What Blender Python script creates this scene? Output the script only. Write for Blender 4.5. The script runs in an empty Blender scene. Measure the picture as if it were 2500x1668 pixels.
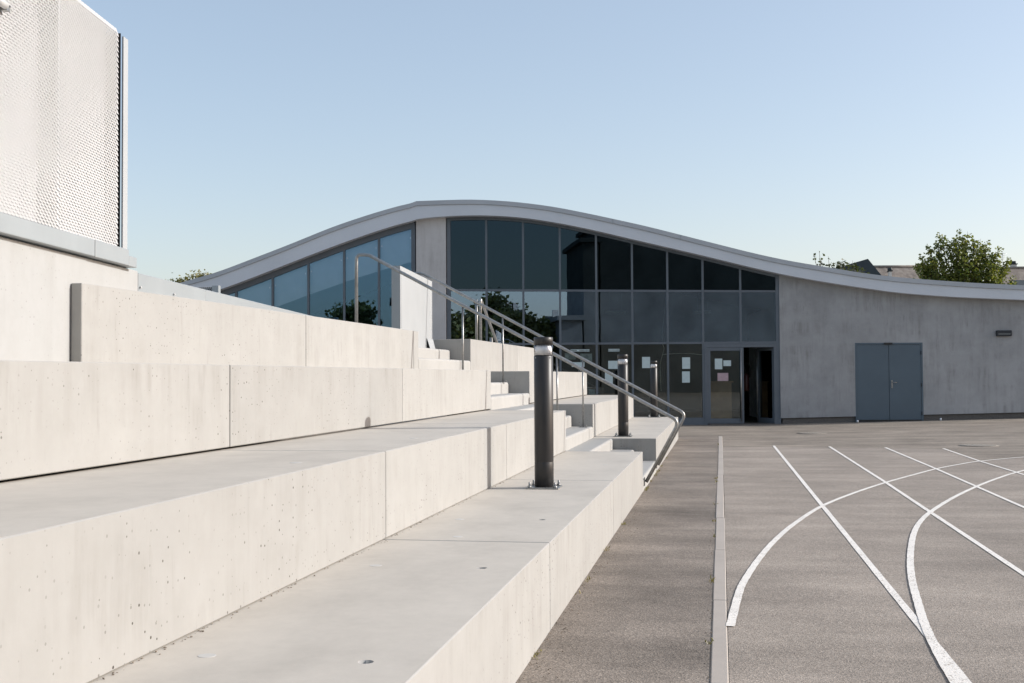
import bpy, bmesh, math, random
from mathutils import Vector, Matrix
R_ = math.radians
rnd = random.Random(7)
S = bpy.context.scene
COL = S.collection

# ------------------------------------------------------------------ camera (survey of the place)
CH, F, RHO = 1.4, 2900.0, .0055
PIT = R_(1.675)
YAW = math.atan(509.5 / 2900 * math.cos(PIT))
fw = Vector((-math.sin(YAW) * math.cos(PIT), math.cos(YAW) * math.cos(PIT), math.sin(PIT)))
r0 = Vector((math.cos(YAW), math.sin(YAW), 0))
u0 = Vector((math.sin(YAW) * math.sin(PIT), -math.cos(YAW) * math.sin(PIT), math.cos(PIT)))
cr, sr = math.cos(RHO), math.sin(RHO)
RT = cr * r0 - sr * u0
UP = sr * r0 + cr * u0
CAM = Vector((0, 0, CH))

def ray(x, y): return fw + (x - 1250) / F * RT - (y - 834) / F * UP
def pl(x, y, P, n):
    d = ray(x, y); n = Vector(n)
    return CAM + d * ((Vector(P) - CAM).dot(n) / d.dot(n))
def atz(x, y, z): return pl(x, y, (0, 0, z), (0, 0, 1))
def atX(x, y, X): return pl(x, y, (X, 0, 0), (1, 0, 0))
def atY(x, y, Y): return pl(x, y, (0, Y, 0), (0, 1, 0))
def atD(x, y, D): return CAM + ray(x, y) * D
def sstep(t): t = max(0, min(1, t)); return t * t * (3 - 2 * t)
def zg(X, Y): return .02 * max(0, min(X, 14) - 1) * sstep((Y - 12) / 20)
def atG(x, y):
    z = 0
    for _ in range(8):
        P = atz(x, y, z); z = zg(P.x, P.y)
    return P

cd = bpy.data.cameras.new('camera'); cam = bpy.data.objects.new('camera', cd); COL.objects.link(cam)
cd.sensor_width = 36; cd.lens = 36 * F / 2500; cd.clip_end = 3000; cd.clip_start = .05
M4 = Matrix.Identity(4)
for i in range(3):
    M4[i][0], M4[i][1], M4[i][2], M4[i][3] = RT[i], UP[i], -fw[i], CAM[i]
cam.matrix_world = M4
S.camera = cam

# ------------------------------------------------------------------ materials
def newmat(name):
    m = bpy.data.materials.new(name); m.use_nodes = True
    nt = m.node_tree; b = nt.nodes['Principled BSDF']
    return m, nt, b
def N(nt, t, **k):
    n = nt.nodes.new(t)
    for a, v in k.items():
        if a in n.inputs.keys() if isinstance(a, str) else False: n.inputs[a].default_value = v
        else: setattr(n, a, v)
    return n
def lk(nt, a, b): nt.links.new(a, b)
def setin(n, **k):
    for a, v in k.items(): n.inputs[a.replace('_', ' ')].default_value = v
def pos(nt, scale=(1, 1, 1)):
    g = nt.nodes.new('ShaderNodeNewGeometry'); mp = nt.nodes.new('ShaderNodeMapping')
    mp.inputs['Scale'].default_value = scale
    lk(nt, g.outputs['Position'], mp.inputs['Vector']); return mp.outputs['Vector']
def noise(nt, v, s, d=4, r=.55):
    n = nt.nodes.new('ShaderNodeTexNoise'); setin(n, Scale=s, Detail=d, Roughness=r); lk(nt, v, n.inputs['Vector']); return n.outputs['Fac']
def ramp(nt, f, stops):
    r = nt.nodes.new('ShaderNodeValToRGB'); e = r.color_ramp.elements
    while len(e) < len(stops): e.new(.5)
    for k, (p, c) in enumerate(stops):
        e[k].position = p; e[k].color = (c, c, c, 1) if not isinstance(c, tuple) else (*c, 1)
    lk(nt, f, r.inputs['Fac']); return r.outputs['Color']
def mixc(nt, f, a, b, mode='MIX'):
    m = nt.nodes.new('ShaderNodeMix'); m.data_type = 'RGBA'; m.blend_type = mode
    for inp, v in ((m.inputs[0], f), (m.inputs[6], a), (m.inputs[7], b)):
        if isinstance(v, (int, float)): inp.default_value = v
        elif isinstance(v, tuple): inp.default_value = (*v, 1)
        else: lk(nt, v, inp)
    return m.outputs[2]
def bump(nt, b, h, st, dist=.01):
    n = nt.nodes.new('ShaderNodeBump'); n.inputs['Strength'].default_value = st; n.inputs['Distance'].default_value = dist
    lk(nt, h, n.inputs['Height']); lk(nt, n.outputs['Normal'], b.inputs['Normal'])

def concrete(name, base, warm=(1.0, .985, .94), streak=.5, holes=.5, blotch=.5, rough=.85, grey=None, top=None):
    m, nt, b = newmat(name); p = pos(nt)
    c0 = tuple(base * w for w in warm)
    dark = grey or tuple(base * .64 * w for w in (1, .95, .86))
    big = ramp(nt, noise(nt, p, .9, 5, .6), [(.33, 0.), (.68, 1.)])
    c = mixc(nt, big, tuple(x * (1 - .16 * blotch) for x in c0), c0)
    oi = nt.nodes.new('ShaderNodeObjectInfo')
    c = mixc(nt, 1.0, c, ramp(nt, oi.outputs['Random'], [(0., .945), (1., 1.055)]), 'MULTIPLY')
    mid = ramp(nt, noise(nt, p, 6.5, 6, .7), [(.35, .0), (.75, 1.)])
    c = mixc(nt, 1.0, c, mixc(nt, mid, (.975, .975, .97), (1.045, 1.045, 1.05)), 'MULTIPLY')
    # weathering streaks that run down vertical faces
    ps = pos(nt, (4.5, 4.5, .5))
    st = ramp(nt, noise(nt, ps, 1.6, 5, .65), [(.46, 0.), (.78, 1.)])
    reg = ramp(nt, noise(nt, pos(nt, (.8, .8, 2.2)), 1.5, 4, .55), [(.36, 0.), (.64, 1.)])
    g = nt.nodes.new('ShaderNodeNewGeometry'); sx = nt.nodes.new('ShaderNodeSeparateXYZ'); lk(nt, g.outputs['True Normal'], sx.inputs[0])
    ab = nt.nodes.new('ShaderNodeMath'); ab.operation = 'ABSOLUTE'; lk(nt, sx.outputs[2], ab.inputs[0])
    vert = nt.nodes.new('ShaderNodeMath'); vert.operation = 'SUBTRACT'; vert.inputs[0].default_value = 1; lk(nt, ab.outputs[0], vert.inputs[1])
    a = nt.nodes.new('ShaderNodeMath'); a.operation = 'MULTIPLY'; lk(nt, st, a.inputs[0]); lk(nt, reg, a.inputs[1])
    a2 = nt.nodes.new('ShaderNodeMath'); a2.operation = 'MULTIPLY'; lk(nt, a.outputs[0], a2.inputs[0]); lk(nt, vert.outputs[0], a2.inputs[1])
    a3 = nt.nodes.new('ShaderNodeMath'); a3.operation = 'MULTIPLY'; lk(nt, a2.outputs[0], a3.inputs[0]); a3.inputs[1].default_value = streak
    c = mixc(nt, a3.outputs[0], c, dark)
    # finer soot smears
    ps2 = pos(nt, (17, 17, 1.6))
    st2 = ramp(nt, noise(nt, ps2, 1.0, 4, .7), [(.55, 0.), (.8, 1.)])
    reg2 = ramp(nt, noise(nt, p, 2.6, 4, .6), [(.48, 0.), (.66, 1.)])
    q = nt.nodes.new('ShaderNodeMath'); q.operation = 'MULTIPLY'; lk(nt, st2, q.inputs[0]); lk(nt, reg2, q.inputs[1])
    q2 = nt.nodes.new('ShaderNodeMath'); q2.operation = 'MULTIPLY'; lk(nt, q.outputs[0], q2.inputs[0]); lk(nt, vert.outputs[0], q2.inputs[1])
    q3 = nt.nodes.new('ShaderNodeMath'); q3.operation = 'MULTIPLY'; lk(nt, q2.outputs[0], q3.inputs[0]); q3.inputs[1].default_value = streak * .9
    c = mixc(nt, q3.outputs[0], c, tuple(x * .8 for x in dark))
    # blow holes
    spx = nt.nodes.new('ShaderNodeSeparateXYZ'); lk(nt, p, spx.inputs[0])
    hx = nt.nodes.new('ShaderNodeMath'); hx.operation = 'ADD'; lk(nt, spx.outputs[0], hx.inputs[0]); lk(nt, spx.outputs[1], hx.inputs[1])
    cb = nt.nodes.new('ShaderNodeCombineXYZ'); lk(nt, hx.outputs[0], cb.inputs[0]); lk(nt, spx.outputs[2], cb.inputs[1])
    v = nt.nodes.new('ShaderNodeTexVoronoi'); v.voronoi_dimensions = '2D'; v.inputs['Scale'].default_value = 24; lk(nt, cb.outputs[0], v.inputs['Vector'])
    w = nt.nodes.new('ShaderNodeSeparateColor'); lk(nt, v.outputs['Color'], w.inputs[0])
    rad = nt.nodes.new('ShaderNodeMath'); rad.operation = 'MULTIPLY_ADD'; lk(nt, w.outputs[1], rad.inputs[0]); rad.inputs[1].default_value = .09; rad.inputs[2].default_value = .045
    lt = nt.nodes.new('ShaderNodeMath'); lt.operation = 'LESS_THAN'; lk(nt, v.outputs['Distance'], lt.inputs[0]); lk(nt, rad.outputs[0], lt.inputs[1])
    hs = lt.outputs[0]
    sel = ramp(nt, w.outputs[0], [(.66, 0.), (.68, .45), (.88, .45), (.9, 1.)])
    clus = ramp(nt, noise(nt, p, 1.1, 2, .5), [(.40, .12), (.58, 1.)])
    h = nt.nodes.new('ShaderNodeMath'); h.operation = 'MULTIPLY'; lk(nt, hs, h.inputs[0]); lk(nt, sel, h.inputs[1])
    h2 = nt.nodes.new('ShaderNodeMath'); h2.operation = 'MULTIPLY'; lk(nt, h.outputs[0], h2.inputs[0]); lk(nt, clus, h2.inputs[1])
    h3 = nt.nodes.new('ShaderNodeMath'); h3.operation = 'MULTIPLY'; lk(nt, h2.outputs[0], h3.inputs[0]); lk(nt, vert.outputs[0], h3.inputs[1])
    h4 = nt.nodes.new('ShaderNodeMath'); h4.operation = 'MULTIPLY'; lk(nt, h3.outputs[0], h4.inputs[0]); h4.inputs[1].default_value = holes
    c = mixc(nt, h4.outputs[0], c, (.07, .06, .05))
    if top:   # greyer, cloudier upper face, also painted lighter to offset weak grazing sun there
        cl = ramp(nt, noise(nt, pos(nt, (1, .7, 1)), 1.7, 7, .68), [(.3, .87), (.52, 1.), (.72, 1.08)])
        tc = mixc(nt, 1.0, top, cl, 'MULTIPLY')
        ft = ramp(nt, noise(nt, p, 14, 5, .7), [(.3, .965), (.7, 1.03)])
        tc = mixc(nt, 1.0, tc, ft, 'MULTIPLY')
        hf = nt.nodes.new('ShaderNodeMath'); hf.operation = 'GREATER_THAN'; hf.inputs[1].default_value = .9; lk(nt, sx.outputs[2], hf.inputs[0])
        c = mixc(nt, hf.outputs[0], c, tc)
    lk(nt, c, b.inputs['Base Color']); b.inputs['Roughness'].default_value = rough
    b.inputs['Specular IOR Level'].default_value = .25
    bump(nt, b, noise(nt, p, 60, 6, .7), .12, .004)
    return m

def asphalt(name, base, warm=(1.0, .945, .885), patch=.25, coarse=1.0):
    m, nt, b = newmat(name); p = pos(nt)
    c0 = tuple(base * w for w in warm)
    v = nt.nodes.new('ShaderNodeTexVoronoi'); v.inputs['Scale'].default_value = 120 / coarse; lk(nt, p, v.inputs['Vector'])
    w = nt.nodes.new('ShaderNodeSeparateColor'); lk(nt, v.outputs['Color'], w.inputs[0])
    gr = ramp(nt, w.outputs[0], [(0., .64), (.35, .93), (.8, 1.08), (1., 1.42)])
    c = mixc(nt, 1.0, c0, gr, 'MULTIPLY')
    v2 = nt.nodes.new('ShaderNodeTexVoronoi'); v2.inputs['Scale'].default_value = 330 / coarse; lk(nt, p, v2.inputs['Vector'])
    w2 = nt.nodes.new('ShaderNodeSeparateColor'); lk(nt, v2.outputs['Color'], w2.inputs[0])
    c = mixc(nt, .8, c, ramp(nt, w2.outputs[0], [(0., .72), (1., 1.25)]), 'MULTIPLY')
    big = ramp(nt, noise(nt, p, .7, 6, .65), [(.3, 1 - patch), (.7, 1 + patch * .4)])
    c = mixc(nt, 1.0, c, big, 'MULTIPLY')
    lane = ramp(nt, noise(nt, pos(nt, (.35, 1.6, 1)), 1.2, 5, .6), [(.35, 1 - patch * .7), (.65, 1.04)])
    c = mixc(nt, 1.0, c, lane, 'MULTIPLY')
    lk(nt, c, b.inputs['Base Color']); b.inputs['Roughness'].default_value = .9
    b.inputs['Specular IOR Level'].default_value = .25
    bump(nt, b, v.outputs['Distance'], .35, .006)
    return m

def plain(name, col, rough=.5, metal=0., var=.08, vs=3., spec=.5, bumps=0.):
    m, nt, b = newmat(name); p = pos(nt)
    f = ramp(nt, noise(nt, p, vs, 5, .6), [(.3, 1 - var), (.7, 1 + var)])
    lk(nt, mixc(nt, 1.0, tuple(col), f, 'MULTIPLY'), b.inputs['Base Color'])
    b.inputs['Roughness'].default_value = rough; b.inputs['Metallic'].default_value = metal
    b.inputs['Specular IOR Level'].default_value = spec
    if bumps: bump(nt, b, noise(nt, p, 40, 4, .6), bumps, .003)
    return m

def galv(name, col=(.50, .51, .50), rough=.42, metal=.85):
    m, nt, b = newmat(name); p = pos(nt)
    v = nt.nodes.new('ShaderNodeTexVoronoi'); v.inputs['Scale'].default_value = 45; lk(nt, p, v.inputs['Vector'])
    w = nt.nodes.new('ShaderNodeSeparateColor'); lk(nt, v.outputs['Color'], w.inputs[0])
    c = mixc(nt, 1.0, tuple(col), ramp(nt, w.outputs[0], [(0., .82), (1., 1.12)]), 'MULTIPLY')
    c = mixc(nt, 1.0, c, ramp(nt, noise(nt, p, 5, 5, .6), [(.3, .85), (.7, 1.08)]), 'MULTIPLY')
    lk(nt, c, b.inputs['Base Color'])
    lk(nt, ramp(nt, noise(nt, p, 9, 4, .6), [(.3, rough - .08), (.7, rough + .1)]), b.inputs['Roughness'])
    b.inputs['Metallic'].default_value = metal
    return m

def glass(name, refl, tint, trans):
    m = bpy.data.materials.new(name); m.use_nodes = True; nt = m.node_tree
    nt.nodes.remove(nt.nodes['Principled BSDF'])
    out = nt.nodes['Material Output']
    t = nt.nodes.new('ShaderNodeBsdfTransparent'); t.inputs['Color'].default_value = (*trans, 1)
    g = nt.nodes.new('ShaderNodeBsdfGlossy'); g.inputs['Roughness'].default_value = .004; g.inputs['Color'].default_value = (*tint, 1)
    mp = pos(nt, (1, 1, 1)); bm = nt.nodes.new('ShaderNodeBump'); bm.inputs['Strength'].default_value = .02; bm.inputs['Distance'].default_value = .02
    lk(nt, noise(nt, mp, 1.1, 1, .4), bm.inputs['Height']); lk(nt, bm.outputs['Normal'], g.inputs['Normal'])
    lw = nt.nodes.new('ShaderNodeFresnel'); lw.inputs['IOR'].default_value = 1.5
    ad = nt.nodes.new('ShaderNodeMath'); ad.operation = 'ADD'; ad.use_clamp = True; ad.inputs[1].default_value = refl - .04; lk(nt, lw.outputs[0], ad.inputs[0])
    mx = nt.nodes.new('ShaderNodeMixShader'); lk(nt, ad.outputs[0], mx.inputs[0]); lk(nt, t.outputs[0], mx.inputs[1]); lk(nt, g.outputs[0], mx.inputs[2])
    lk(nt, mx.outputs[0], out.inputs['Surface'])
    return m

def leafmat(name, c1, c2, c3):
    m, nt, b = newmat(name); p = pos(nt)
    c = mixc(nt, ramp(nt, noise(nt, p, 1.3, 3, .6), [(.35, 0.), (.65, 1.)]), c1, c2)
    c = mixc(nt, ramp(nt, noise(nt, p, 9, 2, .6), [(.5, 0.), (.7, 1.)]), c, c3)
    lk(nt, c, b.inputs['Base Color']); b.inputs['Roughness'].default_value = .5
    tr = nt.nodes.new('ShaderNodeBsdfTranslucent'); lk(nt, mixc(nt, 1.0, c, (1.5, 1.5, .7), 'MULTIPLY'), tr.inputs['Color'])
    mx = nt.nodes.new('ShaderNodeMixShader'); mx.inputs[0].default_value = .3
    lk(nt, b.outputs[0], mx.inputs[1]); lk(nt, tr.outputs[0], mx.inputs[2])
    lk(nt, mx.outputs[0], nt.nodes['Material Output'].inputs['Surface'])
    return m

def tilemat(name, c1, c2):
    m, nt, b = newmat(name); p = pos(nt)
    v = nt.nodes.new('ShaderNodeTexVoronoi'); v.inputs['Scale'].default_value = 5; lk(nt, p, v.inputs['Vector'])
    w = nt.nodes.new('ShaderNodeSeparateColor'); lk(nt, v.outputs['Color'], w.inputs[0])
    c = mixc(nt, w.outputs[0], c1, c2)
    c = mixc(nt, 1.0, c, ramp(nt, noise(nt, p, 1.5, 5, .7), [(.3, .8), (.7, 1.15)]), 'MULTIPLY')
    lk(nt, c, b.inputs['Base Color']); b.inputs['Roughness'].default_value = .85
    return m

MT = {}
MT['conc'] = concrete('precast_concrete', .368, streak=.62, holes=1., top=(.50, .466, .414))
MT['concwall'] = concrete('cast_wall_concrete', .395, warm=(1, 1.01, .995), streak=.2, holes=.3, blotch=.35)
MT['step'] = concrete('stair_concrete', .395, streak=.35, holes=.2)
MT['hall'] = concrete('hall_concrete', .41, warm=(.975, .985, 1.0), streak=.8, holes=.5, blotch=1.6, grey=(.19, .185, .175))
MT['pillar'] = concrete('pillar_concrete', .56, warm=(1.0, .98, .97), streak=.5, holes=.3, blotch=.8, grey=(.3, .285, .27))
MT['kerb'] = concrete('kerb_concrete', .42, warm=(1, .90, .80), streak=.1, holes=.1, blotch=.6)
MT['plug'] = concrete('mortar_plug', .52, streak=0, holes=0, blotch=.4)
MT['path'] = asphalt('path_asphalt', .287, warm=(1, .855, .72), patch=.40, coarse=1.05)
MT['court'] = asphalt('court_asphalt', .355, warm=(1, .865, .735), patch=.24, coarse=.9)
MT['yard'] = asphalt('yard_asphalt', .315, warm=(1, .86, .71), patch=.34, coarse=1.1)
MT['paint'] = plain('line_paint', (.80, .76, .70), .7, var=.06, vs=9, spec=.2, bumps=.3)
def worn_paint(name, col, under):
    m, nt, b = newmat(name); p = pos(nt)
    v = nt.nodes.new('ShaderNodeTexVoronoi'); v.inputs['Scale'].default_value = 110; lk(nt, p, v.inputs['Vector'])
    w = nt.nodes.new('ShaderNodeSeparateColor'); lk(nt, v.outputs['Color'], w.inputs[0])
    wear = ramp(nt, noise(nt, p, 3.2, 6, .7), [(.45, .02), (.70, .26)])
    lt = nt.nodes.new('ShaderNodeMath'); lt.operation = 'LESS_THAN'; lk(nt, w.outputs[0], lt.inputs[0]); lk(nt, wear, lt.inputs[1])
    c = mixc(nt, 1.0, col, ramp(nt, noise(nt, p, 7, 5, .6), [(.3, .9), (.7, 1.06)]), 'MULTIPLY')
    lk(nt, mixc(nt, lt.outputs[0], c, under), b.inputs['Base Color']); b.inputs['Roughness'].default_value = .75
    b.inputs['Specular IOR Level'].default_value = .2
    bump(nt, b, v.outputs['Distance'], .3, .004); return m
MT['paint'] = worn_paint('line_paint', (.80, .76, .70), (.45, .41, .36))
MT['lampdark'] = plain('lamp_housing_dark', (.014, .018, .024), .5, var=.1)
MT['refl_brown'] = plain('reflection_brown', (.42, .26, .13), .5, var=.25, vs=4)
MT['steel'] = galv('galvanised_steel', (.34, .34, .33), .38, .75)
MT['zinc'] = plain('zinc_sheet', (.295, .32, .33), .42, var=.05, vs=2.5, spec=.6)
MT['white'] = plain('white_metal', (.50, .50, .495), .45, var=.03)
MT['panel'] = plain('pale_panel', (.375, .39, .395), .5, var=.05, vs=1.5)
MT['black'] = plain('dark_void', (.012, .011, .010), .9, var=.2)
MT['bollard'] = plain('bollard_paint', (.024, .023, .023), .42, var=.15, vs=6, spec=.45)
MT['lens'] = glass('clear_lens', .045, (1, 1, 1), (.985, .985, .99))
MT['reflector'] = plain('reflector_white', (.90, .90, .91), .25, var=.02)
MT['frame'] = plain('frame_grey_paint', (.115, .135, .158), .45, var=.08)
MT['fascia'] = plain('fascia_sheet', (.59, .625, .67), .5, var=.05, vs=.8)
MT['roofedge'] = plain('roof_edge_sheet', (.41, .44, .47), .5, var=.07, vs=1.)
MT['door'] = plain('door_paint', (.085, .12, .15), .45, var=.06, vs=1.5)
MT['glass_hi'] = glass('upper_tinted_glass', .055, (.52, .80, 1), (.05, .07, .085))
MT['glass_mid'] = glass('clear_facade_glass', .31, (.60, .77, 1), (.55, .60, .58))
MT['glass_low'] = glass('door_glass', .10, (.85, .95, 1), (.74, .76, .73))
MT['glass_left'] = glass('blue_hall_glass', .19, (.25, .45, .66), (.93, .96, .97))
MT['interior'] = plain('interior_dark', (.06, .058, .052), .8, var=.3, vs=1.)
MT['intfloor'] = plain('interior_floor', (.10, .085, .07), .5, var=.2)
MT['pale_board'] = plain('pale_board_paint', (.86, .85, .85), .8, var=.05)
MT['lampwhite'] = plain('lamp_shade_white', (.75, .8, .78), .5, var=.02)
MT['paper'] = plain('paper_sheet', (.52, .62, .63), .7, var=.06, vs=12)
MT['paperpink'] = plain('paper_pink', (.45, .33, .36), .7, var=.1, vs=14)
MT['paperdark'] = plain('poster_dark', (.10, .13, .12), .6, var=.5, vs=10)
MT['ink'] = plain('ink_grey', (.12, .13, .13), .7, var=.3, vs=60)
MT['cable'] = plain('white_cable', (.8, .78, .72), .5, var=.02)
MT['red'] = plain('extinguisher_red', (.06, .012, .009), .35, var=.05)
MT['slate'] = plain('slate_roof', (.032, .04, .042), .6, var=.2, vs=2)
MT['tile'] = tilemat('clay_tile_roof', (.29, .25, .21), (.20, .165, .14))
MT['render'] = plain('wall_render', (.62, .60, .56), .85, var=.06)
MT['bark'] = plain('bark', (.09, .07, .05), .9, var=.3, vs=8)
MT['leaf'] = leafmat('green_leaves', (.07, .105, .022), (.17, .20, .045), (.30, .29, .06))
MT['leafdark'] = leafmat('dark_leaves', (.035, .05, .02), (.07, .085, .032), (.11, .12, .045))
MT['leafolive'] = leafmat('hedge_leaves', (.11, .125, .045), (.19, .20, .075), (.26, .25, .10))
MT['leafgold'] = leafmat('olive_leaves', (.14, .14, .05), (.26, .23, .09), (.16, .16, .05))
MT['dirt'] = plain('grit', (.24, .20, .16), .95, var=.5, vs=40)
MT['weed'] = leafmat('dry_weeds', (.12, .12, .03), (.2, .17, .06), (.24, .19, .09))
MT['tower'] = plain('dark_cladding', (.15, .155, .15), .8, var=.3, vs=.5)
MT['iron'] = plain('cast_iron', (.12, .11, .10), .7, var=.3, vs=30, bumps=.5)
MT['cover'] = plain('worn_iron', (.29, .255, .21), .75, var=.25, vs=30, bumps=.5)

# ------------------------------------------------------------------ mesh builder
class MB:
    def __init__(s): s.v = []; s.f = []; s.sm = set()
    def poly(s, pts, smooth=False):
        n = len(s.v); s.v += [Vector(p) for p in pts]; s.f.append(list(range(n, n + len(pts))))
        if smooth: s.sm.add(len(s.f) - 1)
        return s
    def prism(s, base, vec):
        """closed prism: base ring of points, extruded along vec"""
        base = [Vector(p) for p in base]; vec = Vector(vec); k = len(base)
        n = len(s.v); s.v += base + [p + vec for p in base]
        nrm = Vector((0, 0, 0))
        for i in range(k): nrm += base[i].cross(base[(i + 1) % k])
        flip = nrm.dot(vec) > 0
        lo = list(range(n, n + k)); hi = list(range(n + k, n + 2 * k))
        s.f.append(lo[::-1] if flip else lo); s.f.append(hi if flip else hi[::-1])
        for i in range(k):
            j = (i + 1) % k
            q = [n + i, n + j, n + k + j, n + k + i]
            s.f.append(q if flip else q[::-1])
        return s
    def box(s, a, b):
        x0, y0, z0 = a; x1, y1, z1 = b
        return s.prism([(x0, y0, z0), (x1, y0, z0), (x1, y1, z0), (x0, y1, z0)], (0, 0, z1 - z0))
    def obox(s, c, ax, ay, az):
        c = Vector(c); ax, ay, az = Vector(ax), Vector(ay), Vector(az)
        return s.prism([c - ax - ay - az, c + ax - ay - az, c + ax + ay - az, c - ax + ay - az], az * 2)
    def ring(s, path, rad, seg=12, cap=True):
        pts = [Vector(p) for p in path]
        rads = rad if isinstance(rad, (list, tuple)) else [rad] * len(pts)
        n = len(s.v); prev = None
        for i, p in enumerate(pts):
            t = (pts[min(i + 1, len(pts) - 1)] - pts[max(i - 1, 0)]).normalized()
            if prev is None:
                a = Vector((0, 0, 1)) if abs(t.z) < .9 else Vector((1, 0, 0))
                x = t.cross(a).normalized()
            else:
                x = (prev - t * prev.dot(t)).normalized()
            prev = x; y = t.cross(x)
            for k in range(seg):
                an = 2 * math.pi * k / seg
                s.v.append(p + (x * math.cos(an) + y * math.sin(an)) * rads[i])
        for i in range(len(pts) - 1):
            for k in range(seg):
                a = n + i * seg + k; b = n + i * seg + (k + 1) % seg
                s.f.append([a, b, b + seg, a + seg]); s.sm.add(len(s.f) - 1)
        if cap:
            s.f.append([n + k for k in range(seg)][::-1]); s.f.append([n + (len(pts) - 1) * seg + k for k in range(seg)])
        return s
    def lathe(s, c, prof, seg=32):
        c = Vector(c); n = len(s.v)
        for r, z in prof:
            for k in range(seg):
                a = 2 * math.pi * k / seg
                s.v.append(c + Vector((r * math.cos(a), r * math.sin(a), z)))
        for i in range(len(prof) - 1):
            for k in range(seg):
                a = n + i * seg + k; b = n + i * seg + (k + 1) % seg
                s.f.append([a, b, b + seg, a + seg]); s.sm.add(len(s.f) - 1)
        s.f.append([n + k for k in range(seg)][::-1]); s.f.append([n + (len(prof) - 1) * seg + k for k in range(seg)])
        return s
    def build(s, name, mat, parent=None, bev=0, seg=1):
        o0 = origin(parent) if parent else Vector((0, 0, 0))
        me = bpy.data.meshes.new(name)
        me.from_pydata([v - o0 for v in s.v], [], s.f); me.update()
        for i in s.sm:
            if i < len(me.polygons): me.polygons[i].use_smooth = True
        if bev:
            bm = bmesh.new(); bm.from_mesh(me)
            bmesh.ops.bevel(bm, geom=[e for e in bm.edges if len(e.link_faces) == 2 and e.calc_face_angle(0) > .5],
                            offset=bev, segments=seg, affect='EDGES', profile=.5)
            bm.to_mesh(me); bm.free()
        me.materials.append(MT[mat])
        o = bpy.data.objects.new(name, me); COL.objects.link(o)
        if parent: o.parent = parent
        return o
ORG = {}
def origin(o):
    while o.parent: o = o.parent
    return ORG.get(o.name, Vector((0, 0, 0)))
def thing(name, label, cat, loc=(0, 0, 0), group=None):
    o = bpy.data.objects.new(name, None); COL.objects.link(o)
    o.empty_display_size = .2
    o.location = loc; ORG[o.name] = Vector(loc)
    tag(o, label, cat, group); return o
def tag(o, label, cat, group=None):
    o['label'] = label; o['category'] = cat
    if group: o['group'] = group
    return o
def struct(o): o['kind'] = 'structure'; return o
def copy_thing(root, loc, label):
    r = root.copy(); COL.objects.link(r); r.location = loc; r['label'] = label
    for ch in list(root.children):
        c = ch.copy(); COL.objects.link(c); c.parent = r
        for g in list(ch.children):
            d = g.copy(); COL.objects.link(d); d.parent = c
    return r
def fillet(pts, r, n=6):
    pts = [Vector(p) for p in pts]; out = [pts[0]]
    for i in range(1, len(pts) - 1):
        a, b, c = pts[i - 1], pts[i], pts[i + 1]
        u = (a - b).normalized(); w = (c - b).normalized()
        d = min(r, (a - b).length * .45, (c - b).length * .45)
        p0, p1 = b + u * d, b + w * d
        for k in range(n + 1):
            t = k / n
            out.append(p0 * (1 - t) ** 2 + b * 2 * t * (1 - t) + p1 * t * t)
    out.append(pts[-1]); return out

# ------------------------------------------------------------------ ground
def grid_ground(x0, x1, y0, y1, nx, ny, dz):
    mb = MB(); xs = [x0 + (x1 - x0) * i / nx for i in range(nx + 1)]; ys = [y0 + (y1 - y0) * j / ny for j in range(ny + 1)]
    mb.v = [Vector((x, y, zg(x, y) + dz)) for y in ys for x in xs]
    mb.f = [[j * (nx + 1) + i, j * (nx + 1) + i + 1, (j + 1) * (nx + 1) + i + 1, (j + 1) * (nx + 1) + i] for j in range(ny) for i in range(nx)]
    return mb
gm = grid_ground(-40, 60, -20, 80, 100, 100, 0)
gm.poly([(-900, -900, -.02), (900, -900, -.02), (900, -20, 0), (-900, -20, 0)])
gm.poly([(-900, 80, 0), (900, 80, 0), (900, 1500, 0), (-900, 1500, 0)])
gm.poly([(-900, -20, 0), (-40, -20, 0), (-40, 80, 0), (-900, 80, 0)])
gm.poly([(60, -20, .26), (900, -20, 0), (900, 80, 0), (60, 80, .26)])
struct(gm.build('ground', 'yard'))
# walkway strip between seating and kerb
KX0, KX1 = -.062, .022
pm = grid_ground(-.96, KX0 - .002, -8, 27.4, 2, 90, .004)
struct(pm.build('walkway', 'path'))
# court coating: left kerb, far edge, along the fourth line then the outer arc
def dense(pts, n=6):
    out = []
    for a, b in zip(pts[:-1], pts[1:]):
        for k in range(n): out.append(a + (b - a) * (k / n))
    out.append(pts[-1]); return out
def spline(pts, n=8):
    P = [Vector(p) for p in pts]; out = []
    for i in range(len(P) - 1):
        p0 = P[max(i - 1, 0)]; p1 = P[i]; p2 = P[i + 1]; p3 = P[min(i + 2, len(P) - 1)]
        for k in range(n):
            t = k / n
            out.append(.5 * ((2 * p1) + (p2 - p0) * t + (2 * p0 - 5 * p1 + 4 * p2 - p3) * t * t + (3 * p1 - p0 - 3 * p2 + p3) * t ** 3))
    out.append(P[-1]); return out
def gp(pts): return [Vector((q.x, q.y, 0)) for q in (atG(*p) for p in pts)]
def drape(p, dz): return Vector((p.x, p.y, zg(p.x, p.y) + dz))
edge_far = dense(gp([(1762, 1092), (1889, 1092.5), (2025, 1094), (2161, 1095.5), (2303, 1097.5)]), 4)
edge_l4 = dense(gp([(2303, 1097.5), (2345, 1112), (2393, 1127.7)]), 3)
edge_arc = spline(gp([(2393, 1127.7), (2445, 1122), (2500, 1117.5), (2600, 1111)]), 5)
far = edge_far[:-1] + edge_l4[:-1] + edge_arc
cm = MB(); far = [Vector((max(q.x, KX1 + .002), q.y, 0)) for q in far]
last = far[-1]; far.append(Vector((last.x + 6, last.y + .8, 0)))
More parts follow.
